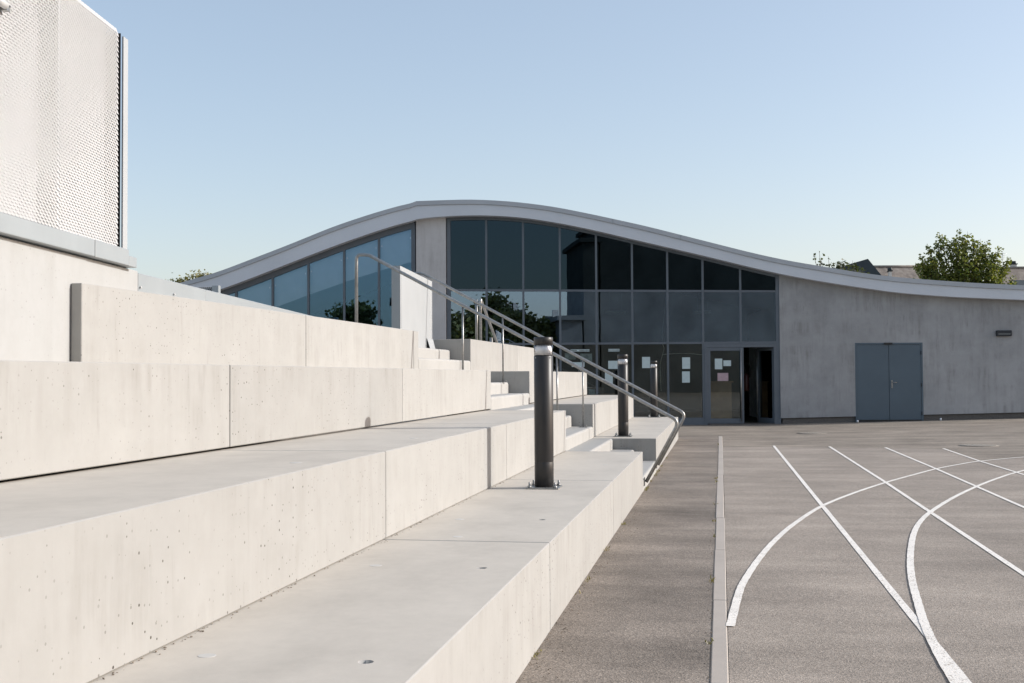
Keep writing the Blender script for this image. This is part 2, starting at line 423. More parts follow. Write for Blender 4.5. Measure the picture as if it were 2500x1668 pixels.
# bands from far edge to y=-8 along +X ordering
near_y = -8; nb = 24
for a, b in zip(far[:-1], far[1:]):
    for k in range(nb):
        t0, t1 = (k / nb), ((k + 1) / nb)
        def L(p, t): return drape(Vector((p.x, p.y + (near_y - p.y) * t, 0)), .006)
        cm.poly([L(a, t1), L(b, t1), L(b, t0), L(a, t0)])
struct(cm.build('court', 'court'))
# painted lines
def ribbon(mb, pts, w, dz, w1=None):
    pts = [Vector(p) for p in pts]; L = []; n = len(pts)
    for i, p in enumerate(pts):
        t = (pts[min(i + 1, n - 1)] - pts[max(i - 1, 0)]); t.z = 0; t.normalize()
        s = Vector((-t.y, t.x, 0)); ww = w if w1 is None else w + (w1 - w) * i / (n - 1)
        ww *= 1 + .05 * math.sin(i * 2.3)
        L.append((drape(p + s * ww / 2, dz), drape(p - s * ww / 2, dz)))
    for (a, b), (c, d) in zip(L[:-1], L[1:]): mb.poly([b, d, c, a])
lines = [
    ([(1889, 1089.5), (2008, 1237), (2129, 1387), (2249, 1535), (2357, 1668), (2450, 1783)], .047, False),
    ([(2025, 1091.5), (2163, 1180), (2272, 1253), (2500, 1405), (2700, 1538)], .046, False),
    ([(2161.5, 1094), (2286, 1146.5), (2384.6, 1190), (2500, 1241), (2700, 1329)], .046, False),
    ([(2303, 1096.5), (2393, 1127.7), (2483, 1155.5), (2560, 1180)], .044, False),
    ([(1783, 1534), (1804, 1453), (1819, 1419), (1853, 1368), (1891, 1323.6), (1938, 1282.7), (2006.5, 1238.4), (2085, 1206), (2163, 1180), (2228, 1161.8), (2286, 1146.5), (2340, 1136), (2393, 1127.7), (2500, 1117.5), (2600, 1111)], .050, True),
    ([(2352, 1702), (2296, 1610), (2259, 1532), (2241.6, 1477), (2228, 1425.7), (2222.8, 1381.5), (2224.5, 1340.6), (2231, 1306.5), (2245, 1279), (2272, 1252.7), (2326.7, 1218), (2384.6, 1190), (2435.7, 1170), (2483, 1155), (2560, 1136)], .050, True)]
lm = MB()
for i, (pts, w, curve) in enumerate(lines):
    g = gp(pts); g = spline(g, 8) if curve else dense(g, 8)
    ribbon(lm, g, w, .0095 + .0006 * i)
struct(lm.build('painted_lines', 'paint'))
# kerb: row of thin edging stones with open joints
ky = [-6, -2, 1.5, 3.6, 5.47, 7.5, 9.65, 11.8, 14.2, 16.9, 20.2, 23.9, 27.55]
km = MB()
for a, b in zip(ky[:-1], ky[1:]):
    j = rnd.uniform(-.004, .004); h = .009 + rnd.uniform(-.002, .002)
    km.prism([(KX0 + j, a + .008, -.1), (KX1 + j, a + .008, -.1), (KX1 + j + rnd.uniform(-.003, .003), b - .006, -.1), (KX0 + j, b - .006, -.1)], (0, 0, .1 + h))
struct(km.build('kerb', 'kerb', bev=.006))
# manhole covers
def manhole(px, py, label):
    c = atG(px, py); o = thing('manhole_cover', label, 'manhole cover', (c.x, c.y, zg(c.x, c.y)), 'manhole covers in the yard')
    m = MB(); m.lathe((c.x, c.y, zg(c.x, c.y)), [(.36, .0), (.36, .004), (.345, .006)], 28)
    m.build('cover_ring', 'cover', o)
    m2 = MB(); m2.lathe((c.x, c.y, zg(c.x, c.y)), [(.33, .006), (.33, .008), (.31, .009)], 28)
    for a in range(-3, 4): m2.obox((c.x + a * .085, c.y, zg(c.x, c.y) + .0095), (.02, 0, 0), (0, .22 - abs(a) * .03, 0), (0, 0, .0025))
    m2.build('cover_plate', 'cover', o)
manhole(1984, 1058, 'dark round manhole cover in the asphalt before the grey double door')
manhole(2390, 1088, 'dark round manhole cover beside the arc end of the court lines')

# ------------------------------------------------------------------ seating
Z = [0, .484, .98, 1.476, 1.974]
X = [None, -.937, -1.875, -2.84, -3.77]
HB = R_(7.9)
dB = Vector((-math.sin(HB), math.cos(HB), 0)); nB = Vector((math.cos(HB), math.sin(HB), 0))
YW = 6.562
PW = Vector((X[4] - .075, YW, 0))          # upper wall front plane
def wx(y): return PW.x + dB.x / dB.y * (y - PW.y)
def B(px, py, off=0): return pl(px, py, PW + nB * off, nB)
tier = ['', 'lowest tier', 'second tier', 'third tier', 'top tier']
GAP = [0, 0, .004, .014, .006]
nearY = {1: [-1.5, 6.50, 10.40, 14.385], 2: [-1.5, 6.52, 10.36, 14.447], 3: [-1.5, 6.59, 10.43, 14.62], 4: [6.56, 10.47, 14.605]}
farY = {1: [17.40, 21.95, 26.44], 2: [17.58, 21.95, 25.86], 3: [17.68, 21.95, 25.46], 4: [17.80, 22.05, 25.1]}
posn = {3: ['nearest the camera', 'in the middle of the near flight', 'ending at the stairs'],
        2: ['nearest the camera', 'ending at the stairs'], 'f': ['just beyond the stairs', 'ending near the glass hall']}
anchors = {(1, 0): [(505, 1601, 0), (893, 1616, 1), (917, 1381, 0), (1176, 1387, 1)], (1, 1): [(1117, 1310.5, 0), (1122, 1268, 0), (1322, 1269, 1)],
           (2, 0): [(722, 1130, 0)], (1, 2): [(1478, 1135, 0)], (2, 1): [(1010, 1070, 0)]}
for flight, table in (('near', nearY), ('far', farY)):
    for n in (1, 2, 3, 4):
        ys = table[n]; names = posn[len(ys) - 1] if flight == 'near' else posn['f']
        for i in range(len(ys) - 1):
            y0, y1 = ys[i] + (.0 if i == 0 else .0065), ys[i + 1] - (.0065 if i < len(ys) - 2 else 0)
            z0 = Z[n - 1] + GAP[n] if n > 1 else -.12
            if n < 4: ring = [(X[n + 1] - .06, y0, z0), (X[n], y0, z0), (X[n], y1, z0), (X[n + 1] - .06, y1, z0)]
            elif flight == 'near': ring = [(wx(y0) + .004, y0, z0), (X[4], y0, z0), (X[4], y1, z0), (wx(y1) + .004, y1, z0)]
            else: ring = [(-5.1, y0, z0), (X[4], y0, z0), (X[4], y1, z0), (-5.1, y1, z0)]
            lab = 'pale concrete seat block, %s, %s' % (tier[n], names[i])
            o = thing('seat_block', lab, 'concrete block', ((X[n] - .5), (y0 + y1) / 2, z0), 'precast concrete seating blocks')
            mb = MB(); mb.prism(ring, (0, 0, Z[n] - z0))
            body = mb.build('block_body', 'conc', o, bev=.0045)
            k = (n, i) if flight == 'near' else None
            for (px, py, hole) in anchors.get(k, []):
                P = atz(px, py, Z[n])
                if hole:
                    cut = MB(); cut.lathe((P.x, P.y, Z[n] - .05), [(.026, 0), (.026, .1)], 24)
                    co = cut.build('cutter', 'plug', o)
                    md = body.modifiers.new('b', 'BOOLEAN'); md.object = co; md.operation = 'DIFFERENCE'; md.solver = 'EXACT'
                    dg = bpy.context.evaluated_depsgraph_get(); me2 = bpy.data.meshes.new_from_object(body.evaluated_get(dg))
                    body.modifiers.clear(); body.data = me2
                    bpy.data.objects.remove(co)
                else:
                    pg = MB(); pg.lathe((P.x, P.y, Z[n] - .004), [(.030, 0), (.030, .0046), (.029, .0050)], 24)
                    pg.build('anchor_plug', 'plug', o)
# dirt along the foot of the second tier (blown grit) and by the walkway
def scatter(name, mat, pts, size, seed):
    r = random.Random(seed); mb = MB()
    for (x, y, z) in pts:
        s = size * r.uniform(.4, 1.6); a = r.uniform(0, 6.28)
        ax = Vector((math.cos(a), math.sin(a), r.uniform(-.2, .2))) * s; ay = Vector((-math.sin(a), math.cos(a), r.uniform(-.2, .2))) * s * r.uniform(.4, .9)
        c = Vector((x, y, z + s * .25))
        mb.prism([c - ax - ay * .3, c - ay, c + ax * .8 - ay * .2, c + ax * .4 + ay, c - ax * .5 + ay * .8], (0, 0, s * r.uniform(.3, .7)))
    o = mb.build(name, mat); o['kind'] = 'stuff'; return o
pts = []
for k in range(200):
    y = 3 + 11.3 * rnd.random() ** 1.3
    pts.append((X[2] + .002 + abs(rnd.gauss(0, .012)), y, Z[1]))
for k in range(900):
    y = 5 + 21 * rnd.random() ** 1.2
    d = abs(rnd.gauss(0, .05)) if rnd.random() < .8 else abs(rnd.gauss(0, .16))
    pts.append((X[1] + .004 + d, y, .004))
for k in range(260):
    y = 4.5 + 22 * rnd.random()
    pts.append((KX0 - abs(rnd.gauss(0, .02)), y, .004))
scatter('loose_grit', 'dirt', pts, .0036, 3)
# small dry weeds and moss growing where the walkway meets the blocks and the kerb
r = random.Random(11); wm = MB()
spots = [(X[1] + .02, y, .004) for y in (5.9, 7.62, 8.06, 8.15, 9.5, 9.62, 11.2, 14.5, 14.62, 14.75, 14.9, 15.8, 16.7, 17.1, 17.3, 17.45, 18.4, 20.2)] + \
        [(KX0 - .012, y, .004) for y in (5.1, 6.3, 8.2, 10.5, 11.6, 13.1, 15.8, 16.3, 24.1, 24.5)]
for (x, y, z) in spots:
    for k in range(r.randint(6, 14)):
        bx = x + r.gauss(0, .012); by = y + r.gauss(0, .05); h = r.uniform(.008, .026); a = r.uniform(0, 6.28); w = .004
        d = Vector((math.cos(a), math.sin(a), 0)); t = Vector((bx, by, z)) + d * h * r.uniform(.4, 1) + Vector((0, 0, h))
        s = Vector((-d.y, d.x, 0)) * w
        wm.poly([Vector((bx, by, z)) - s, Vector((bx, by, z)) + s, t + s * .6, t - s * .6])
wo = wm.build('weeds', 'weed'); wo['kind'] = 'stuff'

# ------------------------------------------------------------------ stairs
st = thing('concrete_stairs', 'flight of rounded concrete steps cut through the seating between two handrails', 'stairs', (-2.6, 15.9, 0))
fr = []
for n in (1, 2, 3, 4):
    for k in range(3): fr.append((X[n] - .315 * k - (.0 if k else -.003), Z[n - 1] + (Z[n] - Z[n - 1]) * (k + 1) / 3, n))
for i, (xf, zt, n) in enumerate(fr):
    xb = (fr[i + 1][0] - .05) if i < 11 else -5.2
    zb = (fr[i - 1][1] - .05) if i else -.1
    y0 = nearY[n][-1] + .006; y1 = farY[n][0] - .006
    if n == 1: y0 = nearY[1][-1] + .006
    mb = MB(); mb.box((xb, y0, zb), (xf, y1, zt - (.0015 if i % 3 == 2 else 0)))
    mb.build('step', 'step', st, bev=.03, seg=3)

# ------------------------------------------------------------------ upper wall, zinc, screen
y_near = 1.5
Pn = Vector((wx(y_near), y_near, 0)); Pe = B(337, 668); Pe.z = 0
uw = thing('retaining_wall', 'smooth white concrete wall under the perforated screen', 'wall', (PW.x, 5.5, 0))
mb = MB(); mb.prism([Pn, Pe, Pe - nB * .22, Pn - nB * .22], (0, 0, 2.15)); mb.build('wall_body', 'concwall', uw, bev=.006)
# zinc sill under the screen
zs = thing('zinc_sill', 'grey zinc flashing along the wall top below the perforated screen', 'flashing', (PW.x, 5.5, 2.15))
a = Pn + nB * .055; e = B(334, 650, .055); e.z = 0; mid = B(232, 640, .055); mid.z = 0
mb = MB()
mb.prism([a + Vector((0, 0, 2.158)), mid - dB * .004 + Vector((0, 0, 2.158)), mid - dB * .004 - nB * .12 + Vector((0, 0, 2.158)), a - nB * .12 + Vector((0, 0, 2.158))], (0, 0, .104))
mb.prism([mid + Vector((0, 0, 2.158)), B(315, 650, .057) * 1, B(315, 650, .057) - nB * .12, mid - nB * .12 + Vector((0, 0, 2.158))], (0, 0, .001)) if False else None
mb.build('sill_sheet', 'zinc', zs, bev=.003)
j2 = B(315, 650, .058); j2.z = 0
mb = MB(); mb.prism([mid + nB * .003 + Vector((0, 0, 2.156)), j2 + Vector((0, 0, 2.156)), j2 - nB * .12 + Vector((0, 0, 2.156)), mid - nB * .12 + Vector((0, 0, 2.156))], (0, 0, .107)); mb.build('sill_sheet', 'zinc', zs, bev=.003)
mb = MB(); mb.prism([j2 + dB * .004 + Vector((0, 0, 2.154)), e + Vector((0, 0, 2.154)), e - nB * .13 + Vector((0, 0, 2.154)), j2 + dB * .004 - nB * .13 + Vector((0, 0, 2.154))], (0, 0, .07)); mb.build('sill_end', 'zinc', zs, bev=.003)
# coping beyond the wall end
zc = thing('zinc_coping', 'long sloping-looking zinc coping behind the top seating tier', 'coping', (-4.5, 11, 2.0))
for y0, y1 in ((Pe.y + .01, 9.3), (9.306, 11.6), (11.606, 14.5)):
    p0 = Vector((wx(y0), y0, 1.9)); p1 = Vector((wx(y1), y1, 1.9))
    mb = MB(); mb.prism([p0, p1, p1 - nB * .25, p0 - nB * .25], (0, 0, .237)); mb.build('coping_sheet', 'zinc', zc, bev=.004)
for px, py in ((342, 702), (424, 719)):
    P = B(px, py, .004); mb = MB(); mb.ring([P, P + nB * .012], .008, 8); mb.build('fixing_screw', 'white', zc)
zc['label'] = 'long pale zinc coping strip behind the top seating tier'
# perforated screen
sc = thing('perforated_screen', 'tall white expanded metal screen standing on the white concrete wall', 'screen', (PW.x, 5.5, 2.26))
zb_, zt_ = 2.262, 3.742
P_end = B(297.5, 85); t_end = (P_end - PW).dot(dB)
t_seam = (B(150, 200) - PW).dot(dB); t_start = -4.2
bands = [((B(95, 500) - PW).dot(dB), (B(146, 500) - PW).dot(dB)), ((B(262, 500) - PW).dot(dB), t_end)]
def scales(t0, t1, off, jag):
    mb = MB(); pw, ph = .046, .0175
    rows = int((zt_ - zb_) / ph); r = random.Random(5)
    for j in range(rows):
        z = zb_ + j * ph; sh = (j % 2) * pw / 2
        k = 0
        while True:
            t = t0 + sh + k * pw; k += 1
            if t + pw > t1 + (.012 if jag else 0): break
            lip = .0092 + r.uniform(-.0015, .0015)
            def Q(tt, zz, oo): return PW + dB * tt + nB * (off + oo) + Vector((0, 0, zz))
            # one raised strand: slopes outwards to its lower lip, tapering at the sides
            opened = any(u - .01 < t + pw * .5 < v for u, v in bands)   # stretches where the strands stand further open
            lip *= (.86 if opened else .66); e = .0 if opened else .004
            mb.poly([Q(t - e, z + .013, .001), Q(t + pw * .22, z, lip), Q(t + pw * .78, z, lip), Q(t + pw + e, z + .013, .001), Q(t + pw * .92, z + .036, -.004), Q(t + pw * .08, z + .036, -.004)])
    return mb
scales(t_seam, t_end, -.02, False).build('mesh_sheet', 'white', sc)
scales(t_start, t_seam + .004, -.008, True).build('mesh_sheet', 'white', sc)
def sheet(t0, t1, off, name, mat, z0=zb_ + .01, z1=zt_ - .02):
    mb = MB(); a = PW + dB * t0 + nB * off; b = PW + dB * t1 + nB * off
    mb.prism([a + Vector((0, 0, z0)), b + Vector((0, 0, z0)), b - nB * .004 + Vector((0, 0, z0)), a - nB * .004 + Vector((0, 0, z0))], (0, 0, z1 - z0))
    return mb.build(name, mat, sc)
sheet(t_start, bands[0][0], -.024, 'backing_sheet', 'panel')
sheet(bands[0][0], bands[0][1], -.05, 'backing_sheet', 'panel')
sheet(bands[0][1], bands[1][0], -.03, 'backing_sheet', 'panel')
sheet(t_start, t_end + .018, -.09, 'dark_backing', 'black')  # black sheet put in for the shade behind the open slits
mb = MB(); a = PW + dB * (t_end + .010)
mb.prism([a - nB * .012 + Vector((0, 0, zb_)), a + dB * .004 - nB * .012 + Vector((0, 0, zb_)), a + dB * .004 - nB * .088 + Vector((0, 0, zb_)), a - nB * .088 + Vector((0, 0, zb_))], (0, 0, zt_ - zb_ - .01)); mb.build('gap_shade', 'black', sc)  # black plate painting the shaded gap between mesh and post
pe0 = B(302.0, 85, -.03); pe1 = B(313, 92, -.03)
d0 = (pe0 - PW).dot(dB); d1 = (pe1 - PW).dot(dB)
mb = MB(); a = PW + dB * d0 - nB * .03; b = PW + dB * d1 - nB * .03
mb.prism([a + Vector((0, 0, 2.2)), b + Vector((0, 0, 2.2)), b - nB * .012 + Vector((0, 0, 2.2)), a - nB * .012 + Vector((0, 0, 2.2))], (0, 0, zt_ - 2.2)); mb.build('end_post', 'panel', sc, bev=.001)
# small fitting on the screen
P = B(12, 10, .04)
fx = thing('outdoor_lamp', 'small pale cylinder lamp bracketed near the top of the white screen', 'lamp', tuple(P))
mb = MB(); mb.ring([P - dB * .10 - Vector((0, 0, .004)), P + dB * .004 - Vector((0, 0, .004))], .022, 16); mb.build('lamp_body', 'white', fx)
mb = MB(); mb.obox(P + dB * .03 - nB * .02 + Vector((0, 0, .006)), dB * .035, nB * .02, Vector((0, 0, .005))); mb.build('bracket', 'bollard', fx)
mb = MB(); mb.obox(P + dB * .045 - nB * .02 - Vector((0, 0, .012)), dB * .02, nB * .018, Vector((0, 0, .011))); mb.build('lamp_base', 'steel', fx)

# upper platform and stair-top panel
pf = MB(); pf.prism([(-26, 14.62, 1.4), (-5.14, 14.62, 1.4), (-5.14, 26, 1.4), (-26, 26, 1.4)], (0, 0, .566)); struct(pf.build('upper_terrace', 'concwall'))
PP = Vector((-4.37, 17.66, 0))
def PB(px, py): return pl(px, py, PP, nB)
a = atY(977, 638, 15.05); b = atY(1055, 697, 17.66)
pdir = Vector((b.x - a.x, b.y - a.y, 0)).normalized(); pn = Vector((pdir.y, -pdir.x, 0))
tp = thing('metal_panel', 'bright white sheet metal panel standing at the top of the concrete stairs', 'panel', (b.x, b.y, 1.79))
zt = (a.z + b.z) / 2
mb = MB(); a0 = Vector((a.x, a.y, 1.79)); b0 = Vector((b.x, b.y, 1.79))
mb.prism([a0, b0, b0 - pn * .012, a0 - pn * .012], (0, 0, zt - 1.79)); mb.build('face_sheet', 'panel', tp)
mb = MB(); mb.prism([a0 - pdir * .005, a0 - pdir * .001, a0 - pdir * .001 - pn * .115, a0 - pdir * .005 - pn * .115], (0, 0, zt - 1.79)); mb.build('end_sheet', 'zinc', tp)
for tt in (.055, (b - a).length - .04):
    mb = MB()
    for k in range(42):
        c = a0 + pdir * tt + Vector((0, 0, .04 + k * .024)) + pn * .0012
        if c.z < zt - .03: mb.obox(c, pdir * .005, pn * .0012, Vector((0, 0, .005)))
    mb.build('perforation', 'frame', tp)
c0 = Vector((b.x, b.y, 1.81)); s0 = Vector((b.x, b.y, 1.81)) - pdir * .55
mb = MB(); mb.prism([s0 + pn * .06, c0 + pn * .06 - pdir * .06, c0 + pn * .01 + Vector((0, 0, .16)), s0 + pn * .01 + Vector((0, 0, .16))], -pn * .004); mb.build('skirt_sheet', 'panel', tp)

# ------------------------------------------------------------------ handrails
def handrail(Y, label, cat='handrail'):
    o = thing('handrail', label, cat, (-2.5, Y, 0), 'handrails down the concrete stairs')
    r = .0215
    P = [(-4.55, Y, 1.93), (-4.55, Y, 2.955), (-4.40, Y, 2.955), (-.50, Y, .845), (-.905, Y, .11)]
    path = fillet([P[0], P[1], P[2]], .07, 6)[:-1] + fillet([P[2], P[3], P[4]], .11, 8)
    path = fillet([P[0], P[1], P[2]], .065, 6)[:-2] + [Vector((-4.44, Y, 2.952)), Vector((-4.38, Y, 2.944))] + fillet([P[2], P[3], P[4]], .10, 8)[1:]
    mb = MB(); mb.ring(path, r, 14); mb.build('rail_tube', 'steel', o)
    for x, step in ((-3.17, fr[9 if True else 0]), (-1.985, None)):
        zt = .845 + (-.5 - x) * (2.955 - .845) / 3.9 - .02
        zb = max(z for (xf, z, n) in fr if xf > x)
        mb = MB(); mb.ring([(x, Y, zb), (x, Y, zt)], .0125, 10); pst = mb.build('post', 'steel', o)
        mb = MB(); mb.obox((x, Y, zb + .005), (.06, 0, 0), (0, .05, 0), (0, 0, .005))
        for sx in (-.042, .042): mb.ring([(x + sx, Y, zb + .01), (x + sx, Y, zb + .032)], .008, 6)
        mb.build('foot_plate', 'steel', pst)
    mb = MB(); mb.obox((-.925, Y, .115), (.006, 0, 0), (0, .035, 0), (0, 0, .05)); mb.build('fixing_plate', 'steel', o)
    return o
hr = handrail(14.50, 'near galvanised tube handrail, closer to the camera, bent back at its foot')
copy_thing(hr, (-2.5, 17.27, 0), 'far galvanised tube handrail against the far side of the concrete stairs')
# a further handrail beyond the top tier
Q0 = atX(1173, 729, -4.05); Q1 = atX(1214, 839, -4.05)
h3 = thing('handrail', 'short steep galvanised handrail beyond the far top seating tier, before the dark glass', 'handrail', (Q0.x, Q0.y, Z[4]))
d = (Q1 - Q0).normalized()
mb = MB(); mb.ring(fillet([(Q0.x, Q0.y, Z[4]), tuple(Q0), tuple(Q0 + d * 2.3)], .06, 6), .024, 12); mb.build('rail_tube', 'steel', h3)
mb = MB(); mb.ring([(Q0.x - .09, Q0.y + .1, Z[4]), (Q0.x - .09, Q0.y + .1, Q0.z - .01)], .024, 12); mb.build('post', 'steel', h3)
Q2 = Q0 + d * 1.35
mb = MB(); mb.ring([(Q2.x - .05, Q2.y, 1.3), (Q2.x - .05, Q2.y, Q2.z - .05)], .03, 12); mb.build('post', 'steel', h3)

# ------------------------------------------------------------------ bollards
def bollard(c, label):
    o = thing('bollard_light', label, 'bollard light', tuple(c), 'dark bollard lights along the lowest tier')
    x, y, z = c; h = 1.235; r = .0785
    mb = MB(); mb.lathe(c, [(r, .012), (r, .21), (r - .0012, .213), (r - .0012, .217), (r, .22), (r, h - .155), (r - .006, h - .149)], 40); mb.build('post', 'bollard', o)
    mb = MB(); mb.obox((x, y, z + .006), (.135, 0, 0), (0, .135, 0), (0, 0, .006)); bp = mb.build('base_plate', 'steel', o, bev=.002)
    for sx in (-1, 1):
        for sy in (-1, 1):
            px, py = x + sx * .105, y + sy * .105
            mb = MB(); mb.lathe((px, py, z + .012), [(.017, 0), (.017, .014), (.009, .014), (.009, .04), (.006, .043)], 6); mb.build('anchor_bolt', 'steel', bp)
    mb = MB(); mb.lathe((x, y, z), [(r - .001, h - .149), (r - .001, h - .064)], 40); ln = mb.build('lens', 'lens', o)
    mb = MB(); mb.lathe((x, y, z), [(.074, h - .148), (.074, h - .138), (.069, h - .134), (.072, h - .132), (.072, h - .122), (.067, h - .118), (.070, h - .116), (.070, h - .106), (.065, h - .102), (.067, h - .100), (.066, h - .085), (.060, h - .064)], 32); mb.build('reflector', 'reflector', o)
    mb = MB(); mb.lathe((x, y, z), [(r, h - .064), (r, h - .004), (r - .004, h)], 40); mb.build('cap', 'bollard', o)
    for sx in (-.055, .06):
        mb = MB(); mb.ring([(x + sx, y - .055 if sx < 0 else y - .048, z + h - .17), (x + sx * 1.03, (y - .06) if sx < 0 else y - .052, z + h - .17)], .005, 8); mb.build('screw', 'steel', o)
    return o
b0 = bollard((-1.435, 9.66, Z[1]), 'nearest and largest dark grey bollard light on the lowest concrete tier')
copy_thing(b0, (-1.455, 17.93, Z[1]), 'middle dark bollard light on the lowest tier just beyond the stairs')
copy_thing(b0, (-1.45, 26.2, Z[1]), 'farthest dark bollard light, before the glass at the end of the tier')

# ------------------------------------------------------------------ sports hall
G0 = Vector((.532, 34.158, 0))
eF = Vector((math.cos(HB), math.sin(HB), 0)); nF = Vector((math.sin(HB), -math.cos(HB), 0))
def W(s, n, z): return G0 + eF * s + nF * n + Vector((0, 0, z))
def FP(px, py, n=0):
    P = pl(px, py, G0 + nF * n, nF); return (P - G0).dot(eF), P.z
def fs(px, n=0): return FP(px, 760, n)[0]
hall = thing('sports_hall', 'low modern hall with curved grey roof, dark glazed front and concrete wall', 'building', tuple(W(-3, -6, 0)))
top_px = [(330, 728), (434.6, 692), (527.7, 666.8), (620, 631), (708.5, 597), (815, 553), (921, 518), (1017, 491.6), (1149.5, 487), (1248, 492), (1349, 504.5), (1442, 523), (1575, 552), (1729, 591), (1835.6, 618), (1920.7, 636.7), (2008.5, 651), (2114, 668.6), (2194, 678), (2274, 684), (2380, 691.5), (2500, 697), (2700, 706)]
bot_px = [(330, 766), (434, 738), (541, 706.6), (663, 660), (753.7, 624), (841.5, 591), (926.6, 561.7), (1016.5, 534.6), (1083, 527.7), (1181, 525.3), (1269, 530), (1365, 544.4), (1455, 563), (1537.8, 583), (1625.5, 603), (1716, 624), (1809, 647), (1902, 668.6), (1985, 684), (2072, 698), (2194, 715.5), (2327, 725.3), (2500, 732.4), (2700, 740)]
def lin(tab, x):
    for (a, b), (c, d) in zip(tab[:-1], tab[1:]):
        if a <= x <= c: return b + (d - b) * (x - a) / (c - a)
    return tab[-1][1] if x > tab[-1][0] else tab[0][1]
NR = .32
xs = list(range(330, 1017, 28)) + [1017] + list(range(1040, 2701, 28)) + [2700]
T = [FP(x, lin(top_px, x) if x <= 1017 else lin(top_px, x), NR) for x in xs]
Bo = [FP(x, lin(bot_px, x), NR) for x in xs]
def smooth(L, k0=None, it=2):
    for _ in range(it):
        M = L[:]
        for i in range(1, len(L) - 1):
            if i == k0: continue
            M[i] = (L[i][0], .25 * L[i - 1][1] + .5 * L[i][1] + .25 * L[i + 1][1])
        L = M
    return L
T = smooth(T, xs.index(1017)); Bo = smooth(Bo)
mid_ = [(t[0], t[1] - .125) for t in T]
def skin(lower, upper, n0, n1):
    mb = MB(); k = len(lower)
    fl = [W(s, n0, z) for s, z in lower]; fu = [W(s, n0, z) for s, z in upper]
    bl = [W(s, n1, z) for s, z in lower]; bu = [W(s, n1, z) for s, z in upper]
    mb.v = fl + fu + bl + bu
    for i in range(k - 1):
        mb.f += [[i, i + 1, k + i + 1, k + i], [2 * k + i + 1, 2 * k + i, 3 * k + i, 3 * k + i + 1], [k + i, k + i + 1, 3 * k + i + 1, 3 * k + i], [i + 1, i, 2 * k + i, 2 * k + i + 1]]
    mb.f += [[0, k, 3 * k, 2 * k], [k - 1, 3 * k - 1, 4 * k - 1, 2 * k - 1]]
    return mb
rf = skin(Bo, [(s, z - .004) for s, z in mid_], NR, -13).build('roof', 'fascia', hall)
skin(mid_, T, NR + .035, -13.02).build('roof_edge', 'roofedge', rf)
for px in (1498, 1663):
    s = fs(px, NR); zt = FP(px, lin(top_px, px), NR)[1]
    mb = MB(); mb.obox(W(s, NR + .036, zt - .066), eF * .006, nF * .006, Vector((0, 0, .06))); mb.build('edge_seam', 'zinc', rf)
def zroof(px, n): return FP(px, lin(bot_px, px), n)[1]
# concrete end wall with door opening
def zsol(s):     # underside of roof by position
    for (a, b), (c, d) in zip(Bo[:-1], Bo[1:]):
        if a <= s <= c: return b + (d - b) * (s - a) / (c - a)
    return Bo[-1][1] if s > Bo[-1][0] else Bo[0][1]
NW = .03
sw0 = fs(1903, NW); sd0 = fs(2086, NW); sd1 = fs(2251, NW); sw1 = fs(2690, NW)
def zgs(s): P = W(s, 0, 0); return zg(P.x, P.y)
zd = FP(2168, 837, NW)[1]
def wallpiece(mb, a, b, z0f, z1f, n0, n1, m=1):
    for i in range(m):
        s0, s1 = a + (b - a) * i / m, a + (b - a) * (i + 1) / m
        mb.prism([W(s0, n0, z0f(s0)), W(s1, n0, z0f(s1)), W(s1, n0, z1f(s1)), W(s0, n0, z1f(s0))], -nF * (n0 - n1))
PLH = .165
mb = MB()
up = lambda s: zsol(s) + .03
base = lambda s: zgs(s) + PLH
top_d = lambda s: zd
wallpiece(mb, sw0, sd0, base, up, NW, -.3, 8); wallpiece(mb, sd0, sd1, top_d, up, NW, -.3, 8); wallpiece(mb, sd1, sw1, base, up, NW, -.3, 18)
wall = mb.build('concrete_wall', 'hall', hall)
mb = MB(); lo = lambda s: -.1; pt = lambda s: zgs(s) + PLH - .012
wallpiece(mb, sw0 + .06, sd0, lo, pt, -.03, -.28, 3); mb.build('plinth', 'iron', wall)
mb = MB(); wallpiece(mb, sd1, sw1, lo, pt, -.03, -.28, 6); mb.build('plinth', 'iron', wall)
# pier between the glazings
mb = MB(); wallpiece(mb, fs(1016.5, .06), fs(1089, .06), lambda s: 0, up, .06, -.3, 4); mb.build('pier', 'pillar', hall)
# shell: back and side walls, floor
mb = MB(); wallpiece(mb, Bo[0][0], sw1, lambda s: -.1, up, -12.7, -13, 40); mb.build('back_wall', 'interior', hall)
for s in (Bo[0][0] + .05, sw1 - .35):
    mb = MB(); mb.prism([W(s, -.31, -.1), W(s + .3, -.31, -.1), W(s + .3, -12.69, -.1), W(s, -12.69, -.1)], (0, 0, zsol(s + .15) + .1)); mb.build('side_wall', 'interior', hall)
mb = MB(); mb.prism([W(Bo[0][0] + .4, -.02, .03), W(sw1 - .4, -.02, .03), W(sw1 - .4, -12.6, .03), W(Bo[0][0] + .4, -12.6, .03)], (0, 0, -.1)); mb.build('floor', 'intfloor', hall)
mb = MB(); wallpiece(mb, fs(1060), fs(1060) + .15, lambda s: .04, lambda s: 5.6, -.31, -12.6, 1); mb.build('partition', 'interior', hall)
mb = MB(); wallpiece(mb, sw0 + .1, sw0 + .22, lambda s: .04, lambda s: 3.4, -.31, -6, 1); mb.build('partition', 'pale_board', hall)
